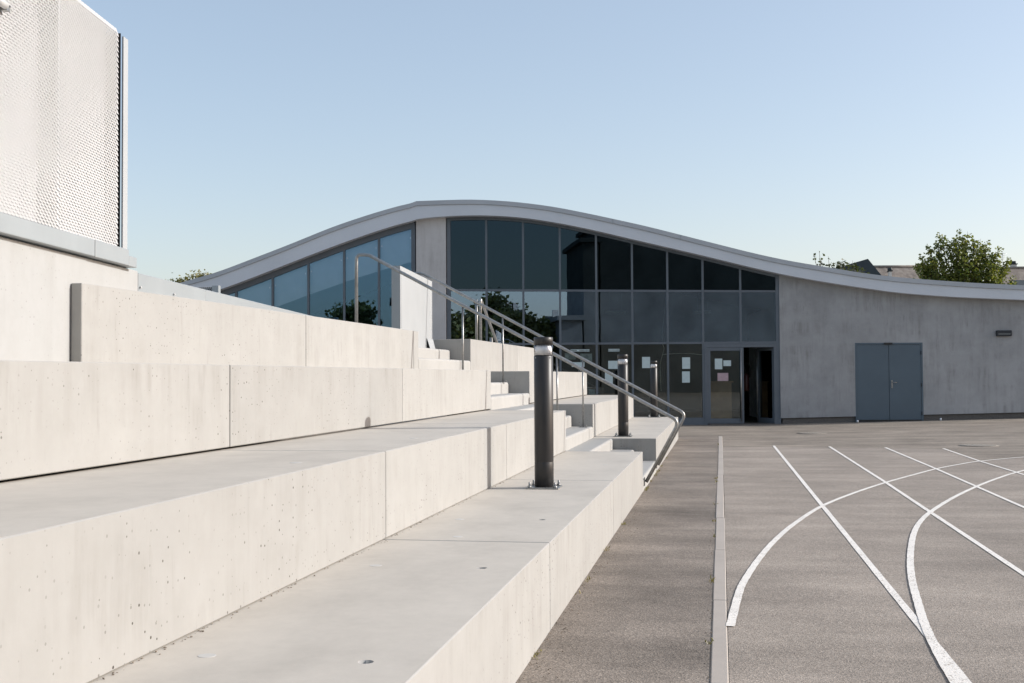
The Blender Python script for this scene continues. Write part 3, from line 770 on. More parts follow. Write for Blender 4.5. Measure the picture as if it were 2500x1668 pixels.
# right hall: frames and panes
mull = [1092.8, 1187.6, 1277.5, 1366.8, 1455.3, 1542.7, 1628.9, 1714.9, 1807.0, 1900.0]
mullb = [1093.5, 1188.2, 1278.3, 1368.3, 1457.2, 1545.0, 1630.9, 1717.5, 1809, 1901.8]
S0 = [(fs(a) + fs(b)) / 2 for a, b in zip(mull, mullb)]
def zt1(s): return 3.87 + (3.758 - 3.87) * (s + 8.2) / 9.3
ZT2 = 2.315; FW_ = .029; FD = .055
def headz(s): return zsol(s) + .055
mb = MB()
for i, s in enumerate(S0):
    w = FW_ * (1.9 if i in (0, 9) else 1)
    zb = -.05
    if i == 8: zb = ZT2 - .04
    ss = s + (.03 if i == 0 else (-.02 if i == 9 else 0))
    mb.prism([W(ss - w, 0, zb), W(ss + w, 0, zb), W(ss + w, 0, headz(ss + w) - .06), W(ss - w, 0, headz(ss - w) - .06)], -nF * FD * 2)
for a, b in zip(S0[:-1], S0[1:]):
    s0, s1 = a + FW_ + .001, b - FW_ - .001
    for f in (zt1, lambda s: ZT2):
        mb.prism([W(s0, -.004, f(s0) - FW_), W(s1, -.004, f(s1) - FW_), W(s1, -.004, f(s1) + FW_), W(s0, -.004, f(s0) + FW_)], -nF * (FD * 2 - .01))
for a, b in zip(S0[:-1], S0[1:]):
    for j in range(4):
        s0, s1 = a + (b - a) * j / 4, a + (b - a) * (j + 1) / 4
        mb.prism([W(s0, .006, zsol(s0) - .085), W(s1, .006, zsol(s1) - .085), W(s1, .006, zsol(s1) + .06), W(s0, .006, zsol(s0) + .06)], -nF * (FD * 2 + .01))
for i in range(7):
    s0, s1 = S0[i] + FW_ + .001, S0[i + 1] - FW_ - .001
    mb.prism([W(s0, -.006, -.05), W(s1, -.006, -.05), W(s1, -.006, .20), W(s0, -.006, .20)], -nF * .09)
fr_main = mb.build('window_frame', 'frame', hall)
def pane(s0, s1, z0, z1, mat, parent, n=-.05, m=4):
    mb = MB()
    pts = [W(s0, n, z0(s0)), W(s1, n, z0(s1))] + [W(s1 + (s0 - s1) * k / m, n, z1(s1 + (s0 - s1) * k / m)) for k in range(m + 1)]
    mb.prism(pts, -nF * .014); return mb.build('window_pane', mat, parent)
for i in range(9):
    a, b = S0[i] + FW_ * .8, S0[i + 1] - FW_ * .8
    pane(a, b, lambda s: zt1(s) + FW_ * .8, lambda s: zsol(s) - .05, 'glass_hi', fr_main)
    pane(a, b, lambda s: ZT2 + FW_ * .8, lambda s: zt1(s) - FW_ * .8, 'glass_mid', fr_main)
    if i < 7: pane(a, b, lambda s: .19, lambda s: ZT2 - FW_ * .8, 'glass_low', fr_main)
# left glazing
ml = [541, 576, 665, 752.4, 840, 925, 1012]
SL = [fs(x) for x in ml]
mb = MB()
for i, s in enumerate(SL):
    w = FW_ * (2 if i == 6 else 1); ss = s - (.03 if i == 6 else 0)
    mb.prism([W(ss - w, 0, 1.6), W(ss + w, 0, 1.6), W(ss + w, 0, zsol(ss + w) - .05), W(ss - w, 0, zsol(ss - w) - .05)], -nF * FD * 2)
for a, b in zip(SL[:-1], SL[1:]):
    for j in range(4):
        s0, s1 = a + (b - a) * j / 4, a + (b - a) * (j + 1) / 4
        mb.prism([W(s0, .006, zsol(s0) - .17), W(s1, .006, zsol(s1) - .17), W(s1, .006, zsol(s1) + .06), W(s0, .006, zsol(s0) + .06)], -nF * (FD * 2 + .01))
fr_left = mb.build('window_frame', 'frame', hall)
for i in range(6):
    pane(SL[i] + .027, SL[i + 1] - .027, lambda s: 1.62, lambda s: zsol(s) - .14, 'glass_left', fr_left)
for i, s in enumerate(SL):
    for sg in (-1, 1):
        u = s + sg * .085 - (.03 if i == 6 else 0)
        if SL[0] < u < SL[6] - .04 and i > 0:
            mb = MB(); mb.ring([W(u, -.052, zsol(u) - .42), W(u, -.035, zsol(u) - .42)], .016, 10); mb.build('glass_fixing', 'reflector', fr_left)
mb = MB()
wallpiece(mb, SL[0], SL[6], lambda s: zsol(s) - 1.0 - .02 * (s - SL[0]), lambda s: zsol(s) - .02, -.16, -.22, 20); mb.build('pale_board', 'pale_board', hall)  # board added behind the glass to turn its upper band paler
mb = MB(); wallpiece(mb, SL[0] - 1.7, fs(1016), lambda s: -.1, lambda s: 1.6, 0, -.3, 1); mb.build('sill_wall', 'hall', hall)
# entrance doors
sl, sm_, sr_ = S0[7] + FW_ + .002, S0[8], S0[9] - .075
zdt = ZT2 - FW_ - .003
mb = MB()
mb.prism([W(sl, .012, .0), W(sl + .075, .012, .0), W(sl + .075, .012, zdt), W(sl, .012, zdt)], -nF * .1)
mb.prism([W(sr_ - .075, .012, .0), W(sr_, .012, .0), W(sr_, .012, zdt), W(sr_ - .075, .012, zdt)], -nF * .1)
mb.prism([W(sl + .076, .012, zdt - .10), W(sr_ - .076, .012, zdt - .10), W(sr_ - .076, .012, zdt), W(sl + .076, .012, zdt)], -nF * .1)
mb.build('door_frame', 'frame', hall)
mb = MB(); mb.obox(W((sl + sr_) / 2 + .1, .12, .012), eF * 1.0, nF * .2, Vector((0, 0, .012))); mb.build('threshold', 'iron', hall)
def leaf(hinge, width, ang, sgn, hn=.004):
    """leaf from hinge at s=hinge running sgn along the facade, turned inwards by ang"""
    ax = eF * sgn * math.cos(ang) - nF * math.sin(ang); nn = nF * math.cos(ang) + eF * sgn * math.sin(ang)
    o = W(hinge, hn, 0); h = zdt - .105; z0 = .035
    def Q(u, v, n): return o + ax * u + nn * n + Vector((0, 0, v))
    mb = MB(); sw, tw, bw = .085, .09, .14
    mb.prism([Q(0, z0, 0), Q(sw, z0, 0), Q(sw, h, 0), Q(0, h, 0)], -nn * .05)
    mb.prism([Q(width - sw, z0, 0), Q(width, z0, 0), Q(width, h, 0), Q(width - sw, h, 0)], -nn * .05)
    mb.prism([Q(sw + .001, z0, 0), Q(width - sw - .001, z0, 0), Q(width - sw - .001, z0 + bw, 0), Q(sw + .001, z0 + bw, 0)], -nn * .049)
    mb.prism([Q(sw + .001, h - tw, 0), Q(width - sw - .001, h - tw, 0), Q(width - sw - .001, h, 0), Q(sw + .001, h, 0)], -nn * .049)
    lf = mb.build('door_leaf', 'frame', hall)
    mb = MB(); mb.prism([Q(sw - .005, z0 + bw - .005, -.02), Q(width - sw + .005, z0 + bw - .005, -.02), Q(width - sw + .005, h - tw + .005, -.02), Q(sw - .005, h - tw + .005, -.02)], -nn * .012); mb.build('door_pane', 'glass_low', lf)
    mb = MB(); u = width - sw * 1.0
    mb.ring([Q(u, z0 + .05, .05), Q(u, h - .03, .05)], .019, 12)
    for v in (.35, 1.1, h - .3): mb.ring([Q(u, v, -.002), Q(u, v, .05)], .01, 8)
    mb.build('pull_handle', 'steel', lf)
    return Q
wl = sm_ - .0 - (sl + .078) + .07
QL = leaf(sl + .078, wl, 0, 1)
leaf(sr_ - .078, (sr_ - .078) - (sl + .078) - wl - .004, R_(66), -1, -.03)
# service door
mb = MB(); zb0 = zgs((sd0 + sd1) / 2)
mb.prism([W(sd0, NW + .004, 0), W(sd0 + .045, NW + .004, 0), W(sd0 + .045, NW + .004, zd), W(sd0, NW + .004, zd)], -nF * .1)
mb.prism([W(sd1 - .045, NW + .004, 0), W(sd1, NW + .004, 0), W(sd1, NW + .004, zd), W(sd1 - .045, NW + .004, zd)], -nF * .1)
mb.prism([W(sd0 + .046, NW + .004, zd - .05), W(sd1 - .046, NW + .004, zd - .05), W(sd1 - .046, NW + .004, zd), W(sd0 + .046, NW + .004, zd)], -nF * .1)
mb.build('service_door_frame', 'door', hall)
smid = (sd0 + sd1) / 2
for a, b in ((sd0 + .05, smid - .006), (smid + .006, sd1 - .05)):
    mb = MB(); mb.prism([W(a, NW - .008, zb0 + .05), W(b, NW - .008, zb0 + .05), W(b, NW - .008, zd - .056), W(a, NW - .008, zd - .056)], -nF * .05)
    lf = mb.build('service_door_leaf', 'door', hall)
    if a > smid:
        mb = MB(); mb.obox(W(a + .07, NW, 1.12), eF * .02, nF * .006, Vector((0, 0, .11))); mb.ring([W(a + .07, NW, 1.17), W(a + .07, NW + .05, 1.17), W(a + .19, NW + .055, 1.165)], .011, 8)
        mb.ring([W(a + .07, NW, 1.06), W(a + .07, NW + .02, 1.06)], .012, 8); mb.build('lever_handle', 'steel', lf)
        for zz in (.3, 1.1, 2.0):
            mb = MB(); mb.ring([W(b + .004, NW + .006, zz - .05), W(b + .004, NW + .006, zz + .05)], .012, 8); mb.build('hinge', 'bollard', lf)
mb = MB(); mb.prism([W(sd0 + .05, NW - .012, 0), W(sd1 - .05, NW - .012, 0), W(sd1 - .05, NW - .012, zb0 + .045), W(sd0 + .05, NW - .012, zb0 + .045)], -nF * .06); mb.build('door_sill', 'bollard', hall)
mb = MB(); mb.obox(W(smid - .02, NW + .03, zd - .02), eF * .11, nF * .025, Vector((0, 0, .022))); mb.build('door_closer', 'bollard', hall)
for px, py, lb in ((2094, 1029, 'small pale round door stop left of the grey double door'), (2297, 1027.5, 'small pale round door stop right of the grey double door')):
    s, z = FP(px, py, .12); P = W(s, .12, 0); g = zg(P.x, P.y)
    o = MB().lathe((P.x, P.y, g), [(.028, 0), (.028, .05), (.02, .062), (.008, .066)], 14).build('door_stop', 'reflector'); tag(o, lb, 'door stop', 'door stops by the grey double door')
for px, py in ((1926, 942), (1925, 997), (2027, 942), (2028, 998), (2327, 860), (2425, 856), (2425, 938), (2327, 940), (1960, 760), (2030, 800)):
    s, z = FP(px, py, NW); mb = MB(); mb.ring([W(s, NW - .01, z), W(s, NW + .0006, z)], .019, 12); mb.build('tie_plug', 'hall', wall)
cs0, cs1 = fs(1730, -1.3), fs(1784, -1.3)  # block added inside to imitate the brown reflection in the door
ct = thing('brown_reflection', 'brown block behind the entrance door glass, added for a brown reflection', 'reflection stand-in', tuple(W((cs0 + cs1) / 2, -1.3, .03)))
mb = MB(); mb.prism([W(cs0, -1.3, .03), W(cs1, -1.3, .03), W(cs1, -1.9, .03), W(cs0, -1.9, .03)], (0, 0, 1.15)); mb.build('reflection_body', 'refl_brown', ct)
mb = MB(); mb.prism([W(cs0 - .05, -1.26, 1.184), W(cs1 + .05, -1.26, 1.184), W(cs1 + .05, -1.95, 1.184), W(cs0 - .05, -1.95, 1.184)], (0, 0, .04)); mb.build('reflection_top', 'refl_brown', ct)
# wall lamp
s0, z0 = FP(2431, 821, NW); s1, z1 = FP(2468, 807, NW)
wl_ = thing('wall_lamp', 'dark rectangular emergency wall lamp on the concrete wall right of the double door', 'wall lamp', tuple(W((s0 + s1) / 2, NW, z0)))
mb = MB(); mb.obox(W((s0 + s1) / 2, NW + .041, (z0 + z1) / 2), eF * (s1 - s0) / 2, nF * .04, Vector((0, 0, (z1 - z0) / 2))); mb.build('lamp_housing', 'lampdark', wl_, bev=.01)
mb = MB(); mb.obox(W((s0 + s1) / 2, NW + .083, (z0 + z1) / 2 - .02), eF * (s1 - s0) / 2 * .8, nF * .002, Vector((0, 0, .022))); mb.build('lamp_diffuser', 'ink', wl_)
# downlight ceiling lamps inside
for px0, px1, py, lb in ((1478, 1528, 763, 'pale ceiling lamp bar behind the middle glass bays'), (1695, 1736, 762, 'pale ceiling lamp bar behind the glass above the entrance')):
    a, z = FP(px0, py, -3.0); b, _ = FP(px1, py, -3.0)
    o = MB().obox(W((a + b) / 2, -3.0, z), eF * (b - a) / 2, nF * .12, Vector((0, 0, .045))).build('ceiling_lamp', 'lampwhite', None, bev=.01)
    tag(o, lb, 'ceiling lamp', 'ceiling lamps inside the hall')
    k = MB()
    for u in (.2, .8): k.ring([W(a + (b - a) * u, -3.0, z + .04), W(a + (b - a) * u, -3.0, zsol(a) + .1)], .006, 6)
    kk = k.build('suspension_rod', 'steel', None); kk.parent = o
# cable
cab = MB(); c1 = [W(*((lambda q: (q[0], -.08, q[1]))(FP(px, py, -.08)))) for px, py in ((1626, 700), (1625.5, 740), (1621, 775), (1617.5, 805), (1617, 836), (1621, 850), (1617.5, 866), (1612, 890), (1613, 930), (1614, 955))]
cab.ring(spline(c1, 5), .008, 6)
c2 = [W(*((lambda q: (q[0], -.08, q[1]))(FP(px, py, -.08)))) for px, py in ((1618, 866), (1632, 864.5), (1660, 863), (1690, 864), (1716, 866.5))]
cab.ring(spline(c2, 5), .010, 6)
tag(cab.build('cable', 'cable'), 'white cable hanging behind the glass beside the entrance', 'cable')
# notices on the glass
notes = [((1393, 853, 1439, 858.5), 'paper', 'long narrow white sign strip at top of the glass behind the rails', 1, 'sign'),
         ((1485, 852, 1512.5, 858.2), 'paper', 'short narrow white sign strip at top of the glass above a bollard', 1, 'sign'),
         ((1485, 881, 1509, 901), 'paper', 'wide white paper on the glass beside the middle bollard', 0, 'paper notice'),
         ((1477, 910, 1496, 937), 'paper', 'upright white paper on the glass seen between the two rails', 0, 'paper notice'),
         ((1567.7, 871.6, 1587, 899), 'paper', 'lone upright white paper left of the farthest bollard', 0, 'paper notice'),
         ((1665.6, 872.6, 1684.7, 900.7), 'paper', 'upper of two stacked white papers left of the entrance door', 0, 'paper notice'),
         ((1665.4, 907, 1684, 934.4), 'paper', 'lower of two stacked white papers left of the entrance door', 0, 'paper notice'),
         ((1417, 863.5, 1445.5, 884), 'paperdark', 'dark green poster under the long sign strip', 0, 'poster'),
         ((1379, 862.5, 1405, 878), 'paperdark', 'grey green poster partly hidden behind the rails', 0, 'poster'),
         ((1396, 884.5, 1427, 896), 'paper', 'low wide pale paper crossed by the handrail, beneath dark posters', 0, 'paper notice'),
         ((1437, 950, 1453, 964.5), 'paperdark', 'small dark picture low on the glass above the far tier', 0, 'poster')]
for (x0, y0, x1, y1), mat, lb, strip, cat in notes:
    s0, z0 = FP(x0, y1, -.047); s1, z1 = FP(x1, y0, -.047)
    o = MB().prism([W(s0, -.0485, z0), W(s1, -.0485, z0), W(s1, -.0485, z1), W(s0, -.0485, z1)], nF * .002).build('paper_notice' if cat == 'paper notice' else ('sign_strip' if cat == 'sign' else 'poster'), mat)
    tag(o, lb, cat, 'notices on the hall glass')
    if strip:
        k = MB(); n = int((s1 - s0) / .035)
        for i in range(n):
            if rnd.random() < .85:
                c = s0 + (i + .5) * (s1 - s0) / n
                k.obox(W(c, -.0458, (z0 + z1) / 2), eF * .012, nF * .0006, Vector((0, 0, .012 + .008 * rnd.random())))
        kk = k.build('print', 'ink'); kk.parent = o
for (x0, y0, x1, y1), mat, lb in (((1745.4, 875.8, 1763.3, 901.7), 'paper', 'upright white paper on the entrance door glass'), ((1766.2, 880, 1784.6, 894), 'paper', 'landscape white paper beside another on the entrance door glass'), ((1752, 910.7, 1778, 930.3), 'paperpink', 'dull pink notice on the entrance door glass')):
    s0, z0 = FP(x0, y1, -.01); s1, z1 = FP(x1, y0, -.01)
    o = MB().prism([W(s0, -.0145, z0), W(s1, -.0145, z0), W(s1, -.0145, z1), W(s0, -.0145, z1)], nF * .002).build('paper_notice', mat)
    tag(o, lb, 'paper notice', 'notices on the entrance door')
# extinguisher inside the open door
P = W(*((lambda q: (q[0], -1.2, 0))(FP(1822, 930, -1.2))))
ex = thing('fire_extinguisher', 'dark red fire extinguisher just inside the open entrance door', 'fire extinguisher', (P.x, P.y, .6))
zc_ = FP(1822, 955, -1.2)[1]
MB().lathe((P.x, P.y, zc_), [(.075, 0), (.08, .02), (.08, .42), (.05, .5), (.025, .53)], 18).build('cylinder', 'red', ex)
k = MB(); k.ring(spline([(P.x, P.y, zc_ + .53), (P.x - .08, P.y, zc_ + .78), (P.x + .08, P.y - .02, zc_ + .75), (P.x + .1, P.y, zc_ + .4)], 6), .014, 8); k.build('hose', 'bollard', ex)

# fence fragment on the upper terrace, far left
fa = atY(462, 699, 25.2); fb = atY(520, 699, 25.2); fc = atY(536, 699, 25.2)
fe = thing('mesh_fence', 'short mesh fence with pale end post before the left end of the curved roof', 'fence', (fa.x, 25.2, 1.97))
k = MB(); zt = fa.z; x0 = fa.x - 1.2
for i in range(40):
    for j in range(20):
        x = x0 + i * .045 + (j % 2) * .022; z = zt - .04 - j * .035
        if x < fb.x - .02: k.ring([(x, 25.2, z), (x + .022, 25.2, z + .02), (x + .044, 25.2, z)], .0045, 4, False)
k.build('mesh_sheet', 'white', fe)
MB().box((x0, 25.22, 1.966), (fb.x, 25.235, zt - .03)).build('dark_backing', 'tower', fe)
MB().box((fb.x, 25.14, 1.966), (fc.x, 25.26, zt)).build('end_post', 'zinc', fe, bev=.005)

# ------------------------------------------------------------------ vegetation
def leaves(mb, c, n, spread, size, r):
    for _ in range(n):
        p = c + Vector((r.gauss(0, spread), r.gauss(0, spread), r.gauss(0, spread)))
        leaf1(mb, p, size * r.uniform(.6, 1.3), r)
def leaf1(mb, p, s, r):
    a = Vector((r.uniform(-1, 1), r.uniform(-1, 1), r.uniform(-.9, .5))).normalized()
    b = a.cross(Vector((r.uniform(-1, 1), r.uniform(-1, 1), r.uniform(-1, 1)))).normalized()
    mb.poly([p, p + a * s * .5 + b * s * .34, p + a * s, p + a * s * .5 - b * s * .34])
def shoot_tree(name, label, cx, D, shoots, leafmat_, seed, trunk_h, size=.11, group=None, dens=1.):
    """shoots: (tip px x, tip px y, leaf count, thickness); crown grows from a trunk head"""
    r = random.Random(seed)
    c = atD(cx, 900, D); base = Vector((c.x, c.y, 0)); head = Vector((c.x, c.y, trunk_h))
    o = thing(name, label, 'tree', tuple(base), group)
    tr = MB(); tr.ring([base, base + Vector((.05, .03, trunk_h * .5)), head], [.16, .12, .09], 10)
    cr_ = MB()
    for (px, py, n, th) in shoots:
        n = int(n * dens)
        dd = r.uniform(-1.2, 1.2) * (th * 2.2)
        tip = atD(px, py, D + dd); s = head + Vector((r.gauss(0, .15), r.gauss(0, .15), r.uniform(-.4, .3)))
        m = s.lerp(tip, .5) + Vector(((tip.x - s.x) * .15, 0, (tip.z - s.z) * .05))
        path = spline([s, m, tip], 7)
        tr.ring(path, [.035 - .03 * k / (len(path) - 1) for k in range(len(path))], 5)
        for _ in range(n):
            t = r.random() ** .75; q = path[min(int(t * (len(path) - 1)), len(path) - 1)]
            w = th * (1.15 - t) + .06
            p = q + Vector((r.gauss(0, w), r.gauss(0, w), r.gauss(0, w * .8)))
            leaf1(cr_, p, size * r.uniform(.6, 1.3), r)
    tr.build('trunk', 'bark', o); cr_.build('crown', leafmat_, o)
    return o
r = random.Random(21); sh = []
out = [(2232, 690), (2240, 650), (2250, 630), (2265, 640), (2268, 604), (2290, 595), (2296, 576), (2312, 592), (2330, 588), (2342, 566), (2352, 590), (2362, 574), (2378, 592), (2392, 592), (2400, 603), (2410, 594), (2420, 625), (2436, 610), (2438, 640), (2458, 636), (2452, 650), (2470, 680), (2472, 696)]
for q in out: sh.append((2352 + (q[0] - 2352) * 1.05, q[1] - 9, 80, .07)); sh.append((2352 + (q[0] - 2352) * .97 + r.uniform(-7, 7), q[1] + r.uniform(-4, 12), 70, .08))
for k in range(70):
    i = r.randrange(len(out) - 1); t = r.random(); f = r.uniform(.1, .75)
    ex_ = out[i][0] + (out[i + 1][0] - out[i][0]) * t; ey = out[i][1] + (out[i + 1][1] - out[i][1]) * t
    sh.append((2352 + (ex_ - 2352) * (1 - f * .55) + r.uniform(-6, 6), ey + (735 - ey) * f, 85, .15))
shoot_tree('bushy_tree', 'large bushy green tree rising behind the right end of the curved roof', 2352, 52, sh, 'leaf', 5, 3.0, .135, dens=2.9)
sh = [(1987, 622, 14, .04), (2000, 612, 22, .05), (2004, 632, 34, .07), (2022, 626, 20, .04), (2012, 650, 40, .09), (1998, 655, 30, .08), (2050, 638, 90, .12), (2062, 634, 90, .12), (2082, 636, 100, .12), (2035, 640, 90, .12), (2090, 645, 90, .12), (2070, 655, 70, .12), (2095, 650, 70, .11), (2108, 655, 60, .09), (2112, 668, 50, .1), (2040, 655, 50, .1)]
shoot_tree('young_tree', 'sparse young tree with loose leaf sprays left of the dark gable', 2052, 50, sh, 'leafdark', 9, 3.2, .15, dens=1.7)
sh = [(402 + 8.6 * k + r.uniform(-3, 3), (688 - 1.9 * k if k < 12 else 668 + 3 * (k - 12)) + r.uniform(-7, 2), 110, .14) for k in range(16)]
shoot_tree('shrub_tree', 'low olive tree top peeking over the left end of the curved roof', 468, 48, sh, 'leafgold', 13, 3.0, .12, dens=1.6)

# ------------------------------------------------------------------ houses beyond
def D3(px, py, D): return atD(px, py, D)
hs = thing('gabled_house', 'dark slate gabled house behind the roof, between the two trees', 'house', tuple(D3(2100, 900, 62).xy) + (0,))
ap = D3(2119, 632, 62); L_ = D3(2030, 657, 62); Rr = D3(2152, 678, 62)
sx = (Rr.x - ap.x); bk = Vector((.25, 7, 0))
# pitched roof seen on its long slope: ridge falls away to the left in view
k = MB(); lowz = 3.6
Lx = L_.x; rz0 = L_.z
k.prism([Vector((ap.x, ap.y, ap.z)), Vector((Rr.x + .9, Rr.y - 1, ap.z - (ap.z - Rr.z) * (Rr.x + .9 - ap.x) / (Rr.x - ap.x))), Vector((Lx - 1.6, L_.y - 2.2, rz0 - 1.2)), Vector((Lx - .4, L_.y + .4, rz0 - .1))], (0.0, .25, -.12)); k.build('roof', 'slate', hs)
k = MB(); k.prism([(Lx - .4, ap.y + .6, 0), (Rr.x + .2, ap.y + .6, 0), (Rr.x + .2, ap.y + 6, 0), (Lx - .4, ap.y + 6, 0)], (0, 0, 5.2)); k.build('wall', 'render', hs)
def longhouse(pxl, pyl, pxr, pyr, D, eave_drop, name, label, chim):
    a = D3(pxl, pyl, D); b = D3(pxr, pyr, D)
    o = thing(name, label, 'house', ((a.x + b.x) / 2, (a.y + b.y) / 2, 0))
    zr = (a.z + b.z) / 2; dirv = Vector((b.x - a.x, b.y - a.y, 0)); dn = Vector((dirv.y, -dirv.x, 0)).normalized()
    a0 = Vector((a.x, a.y, zr)); b0_ = Vector((b.x, b.y, zr)); dr = Vector((0, 0, -eave_drop)) + dn * eave_drop * 1.1; dr2 = Vector((0, 0, -eave_drop)) - dn * eave_drop * 1.1
    k = MB(); k.prism([a0, b0_, b0_ + dr, a0 + dr], (0, 0, -.12)); k.prism([b0_ - dn * .01, a0 - dn * .01, a0 + dr2, b0_ + dr2], (0, 0, -.12))
    k.ring([a0 + Vector((0, 0, .02)), b0_ + Vector((0, 0, .02))], .09, 8)
    rf_ = k.build('roof', 'tile', o)
    k = MB(); off = eave_drop * .95
    k.prism([a0 + dn * off - Vector((0, 0, zr)), b0_ + dn * off - Vector((0, 0, zr)), b0_ - dn * off - Vector((0, 0, zr)), a0 - dn * off - Vector((0, 0, zr))], (0, 0, zr - eave_drop - .05)); k.build('wall', 'render', o)
    for (px, py0, py1, w, d_) in chim:
        p0 = D3(px, py1, D - d_); p1 = D3(px, py0, D - d_); wd = w / F * D
        k = MB(); k.box((p0.x - wd / 2, p0.y - .3, p0.z - 1.2), (p0.x + wd / 2, p0.y + .3, p1.z)); ch = k.build('chimney', 'render', rf_)
        k = MB(); k.box((p0.x - wd / 2 - .06, p0.y - .36, p1.z + .01), (p0.x + wd / 2 + .06, p0.y + .36, p1.z + .07))
        for u in (-.3, 0, .3): k.ring([(p0.x + u * wd, p0.y, p1.z + .07), (p0.x + u * wd, p0.y, p1.z + .26)], .09, 8)
        cc = k.build('chimney_pot', 'slate', rf_)
    return o
longhouse(2128, 651, 2262, 653, 75, 2.6, 'tiled_house', 'long brown tiled roof house between dark gable and bushy tree', [(2172.5, 664, 676, 6, 1.2)])
longhouse(2425, 659, 2640, 650, 80, 3.0, 'tiled_house', 'brown tiled roof house with white chimney right of the bushy tree', [(2474, 647, 656, 11, -.4)])
p = D3(2449, 658, 78); q = D3(2449, 617, 78)
an = thing('aerial', 'thin rooftop television aerial right of the bushy tree', 'aerial', (p.x, p.y, p.z - 1.5))
k = MB(); k.ring([(p.x, p.y, p.z - 1.5), (p.x, p.y, q.z)], .02, 6); k.build('mast', 'steel', an)
k = MB()
for i in range(4): k.ring([(p.x - .22 + .03 * i, p.y, q.z - .05 - i * .12), (p.x + .22 - .03 * i, p.y, q.z - .05 - i * .12)], .009, 5)
k.build('rod', 'steel', an)
a = D3(2470, 684, 66); b = D3(2600, 687, 66)
gl = thing('lean_to_roof', 'low dark roof edge at the right below the tiled house', 'roof', (a.x, a.y, 0))
MB().prism([(a.x, a.y, a.z), (b.x, b.y, a.z), (b.x, b.y - 1.5, a.z - .7), (a.x, a.y - 1.5, a.z - .7)], (0, .1, -.1)).build('roof', 'slate', gl)
MB().box((a.x + .1, a.y - 1.2, 0), (b.x, a.y + 2, a.z - .75)).build('wall', 'render', gl)

# ------------------------------------------------------------------ what the glass mirrors: buildings and trees on the camera's side
def mir(px, py, Y):
    d = ray(px, py); P = pl(px, py, G0, nF); dd = d - nF * 2 * d.dot(nF)
    return P + dd * ((Y - P.y) / dd.y)
def block(px0, px1, py, Y, depth, name, label, mat, wins=None):
    a = mir(px0, py, Y); b = mir(px1, py, Y); x0, x1 = min(a.x, b.x), max(a.x, b.x)
    o = thing(name, label, 'building', ((x0 + x1) / 2, Y - depth / 2, 0))
    MB().box((x0, Y - depth, 0), (x1, Y, a.z)).build('wall', mat, o)
    MB().box((x0 - .35, Y - depth - .3, a.z + .005), (x1 + .35, Y + .35, a.z + .35)).build('cornice', mat, o)
    return o
block(1424, 1461, 592, -26, 9, 'apartment_building', 'dark apartment block mirrored in the glass bay right of the bright panes', 'tower')
block(1465, 2060, 545, -27, 10, 'apartment_building', 'taller dark apartment block mirrored across the right glass bays', 'tower')
block(1370, 1421, 782, -25, 8, 'garden_building', 'low building mirrored in the glass left of the dark apartment block', 'tower')
def mhouse(px0, px1, pyr, pye, Y, label, chim):
    a = mir(px0, pyr, Y); b = mir(px1, pyr, Y); e = mir(px0, pye, Y)
    x0, x1 = min(a.x, b.x), max(a.x, b.x)
    o = thing('mirrored_house', label, 'house', ((x0 + x1) / 2, Y, 0))
    k = MB(); k.prism([(x0, Y + 3, e.z), (x0 + (x1 - x0) * .25, Y, a.z), (x1 - (x1 - x0) * .25, Y, a.z), (x1, Y + 3, e.z)], (0, -.2, -.15)); rf_ = k.build('roof', 'slate', o)
    MB().box((x0 + .3, Y - 5, 0), (x1 - .3, Y + 2.4, e.z)).build('wall', 'tile', o)
    for px in chim:
        c = mir(px, pyr, Y); MB().box((c.x - .35, Y - .3, a.z - 1), (c.x + .35, Y + .3, a.z + .75)).build('chimney', 'render', rf_)
mhouse(1225, 1300, 756, 815, -62, 'house with two pale chimneys mirrored above the mirrored trees', (1244, 1256))
mhouse(1300, 1420, 772, 812, -75, 'house with one pale chimney mirrored left of the dark block', (1356,))
def mtree(px, py, w, Y, label, seed, n=150, broad=False):
    r = random.Random(seed); c = mir(px, py, Y); base = Vector((c.x, Y, 0)); h = c.z
    o = thing('mirrored_tree', label, 'tree', tuple(base))
    t = MB(); t.ring([base, base + Vector((.1, 0, h * .4)), base + Vector((0, 0, h * .75))], [.25, .18, .08], 8)
    k = MB()
    for _ in range(n):
        an = r.uniform(0, 6.28); rr = w * math.sqrt(r.random()); zz = h * ((.05 if broad else .18) + (.9 if broad else .78) * r.random())
        rr *= max(.25, 1 - ((zz / h - (.2 if broad else .4)) / (.85 if broad else .62)) ** 2)
        cc = base + Vector((rr * math.cos(an), rr * math.sin(an) * .6, zz))
        for _ in range(26):
            leaf1(k, cc + Vector((r.gauss(0, .45), r.gauss(0, .45), r.gauss(0, .35))), .42 * r.uniform(.6, 1.3), r)
    for i in range(6):
        an = i * 1.05; t.ring([base + Vector((0, 0, h * .35)), base + Vector((w * .6 * math.cos(an), w * .4 * math.sin(an), h * .7))], [.1, .03], 6)
    t.build('trunk', 'bark', o); k.build('crown', 'leafolive', o)
mtree(1208, 717, 2.4, -34, 'tall dark tree mirrored in the second glass bay', 1)
mtree(1165, 752, 2.6, -33, 'rounded dark tree mirrored behind the short handrail', 2)
mtree(1112, 785, 2.6, -32, 'low dark tree mirrored in the first glass bay', 3)
mtree(1262, 790, 3.2, -36, 'broad dark tree mirrored in the third glass bay', 4)
mtree(1320, 815, 3.0, -34, 'low broad tree mirrored left of the dark apartment block', 6)
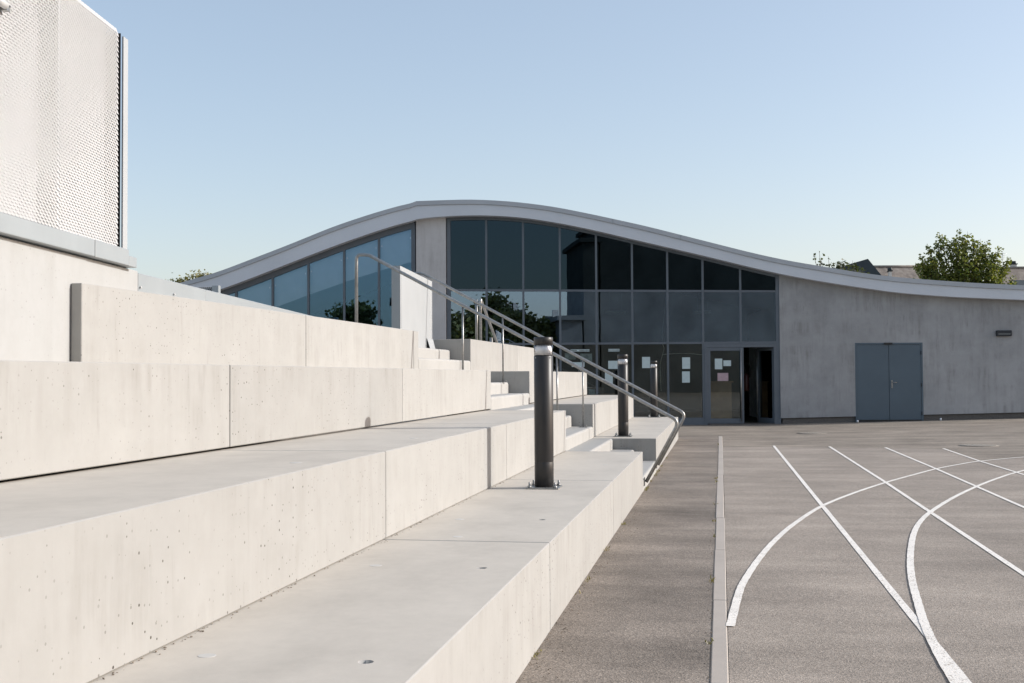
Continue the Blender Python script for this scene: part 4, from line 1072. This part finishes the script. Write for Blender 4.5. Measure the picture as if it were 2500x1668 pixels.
mtree(1135, 772, 4.6, -29, 'wide low hedge tree mirrored at the foot of the first two bays', 11, 260, True)
mtree(1258, 762, 4.6, -29.5, 'wide low hedge tree mirrored at the foot of the third bay', 12, 260, True)
mtree(1335, 786, 3.6, -29, 'wide low hedge tree mirrored beside the low garden building', 14, 220, True)
mtree(880, 742, 1.9, -38, 'dark shrub tree mirrored in the blue glass by the rail top', 7)
mtree(835, 755, 1.6, -38, 'low dark shrub mirrored in the blue glass left of the rail', 8)
block(962, 1012, 738, -36, 6, 'shed_building', 'dark block mirrored in the blue glass beside the white panel', 'tower')

# ------------------------------------------------------------------ light
SUN_AZ, SUN_EL = R_(12.5), R_(25.3)
sv = Vector((math.cos(SUN_AZ) * math.cos(SUN_EL), math.sin(SUN_AZ) * math.cos(SUN_EL), math.sin(SUN_EL)))
ld = bpy.data.lights.new('sun', 'SUN'); ld.energy = 2.78; ld.angle = R_(.5); ld.color = (1.0, .985, .95)
lo_ = bpy.data.objects.new('sun', ld); COL.objects.link(lo_)
lo_.rotation_euler = (-sv).to_track_quat('-Z', 'Y').to_euler()
lo_.location = (20, 5, 20)
w = bpy.data.worlds.new('World'); S.world = w; w.use_nodes = True
nt = w.node_tree; bg = nt.nodes['Background']
sky = nt.nodes.new('ShaderNodeTexSky'); sky.sky_type = 'NISHITA'; sky.sun_disc = False
sky.sun_elevation = SUN_EL; sky.sun_rotation = math.pi / 2 - SUN_AZ
sky.air_density = 1.0; sky.dust_density = 1.6; sky.ozone_density = 3.0; sky.altitude = 0
wb = mixc(nt, 1.0, sky.outputs[0], (1.235, .99, .83), 'MULTIPLY')
wb = mixc(nt, .33, wb, (2.06, 2.60, 3.16))   # thin even haze veil over the clear-sky model
nt.links.new(wb, bg.inputs['Color']); bg.inputs['Strength'].default_value = .15
S.view_settings.view_transform = 'Standard'; S.view_settings.look = 'None'; S.view_settings.exposure = .70; S.view_settings.gamma = 1
S.cycles.max_bounces = 8; S.cycles.transparent_max_bounces = 16
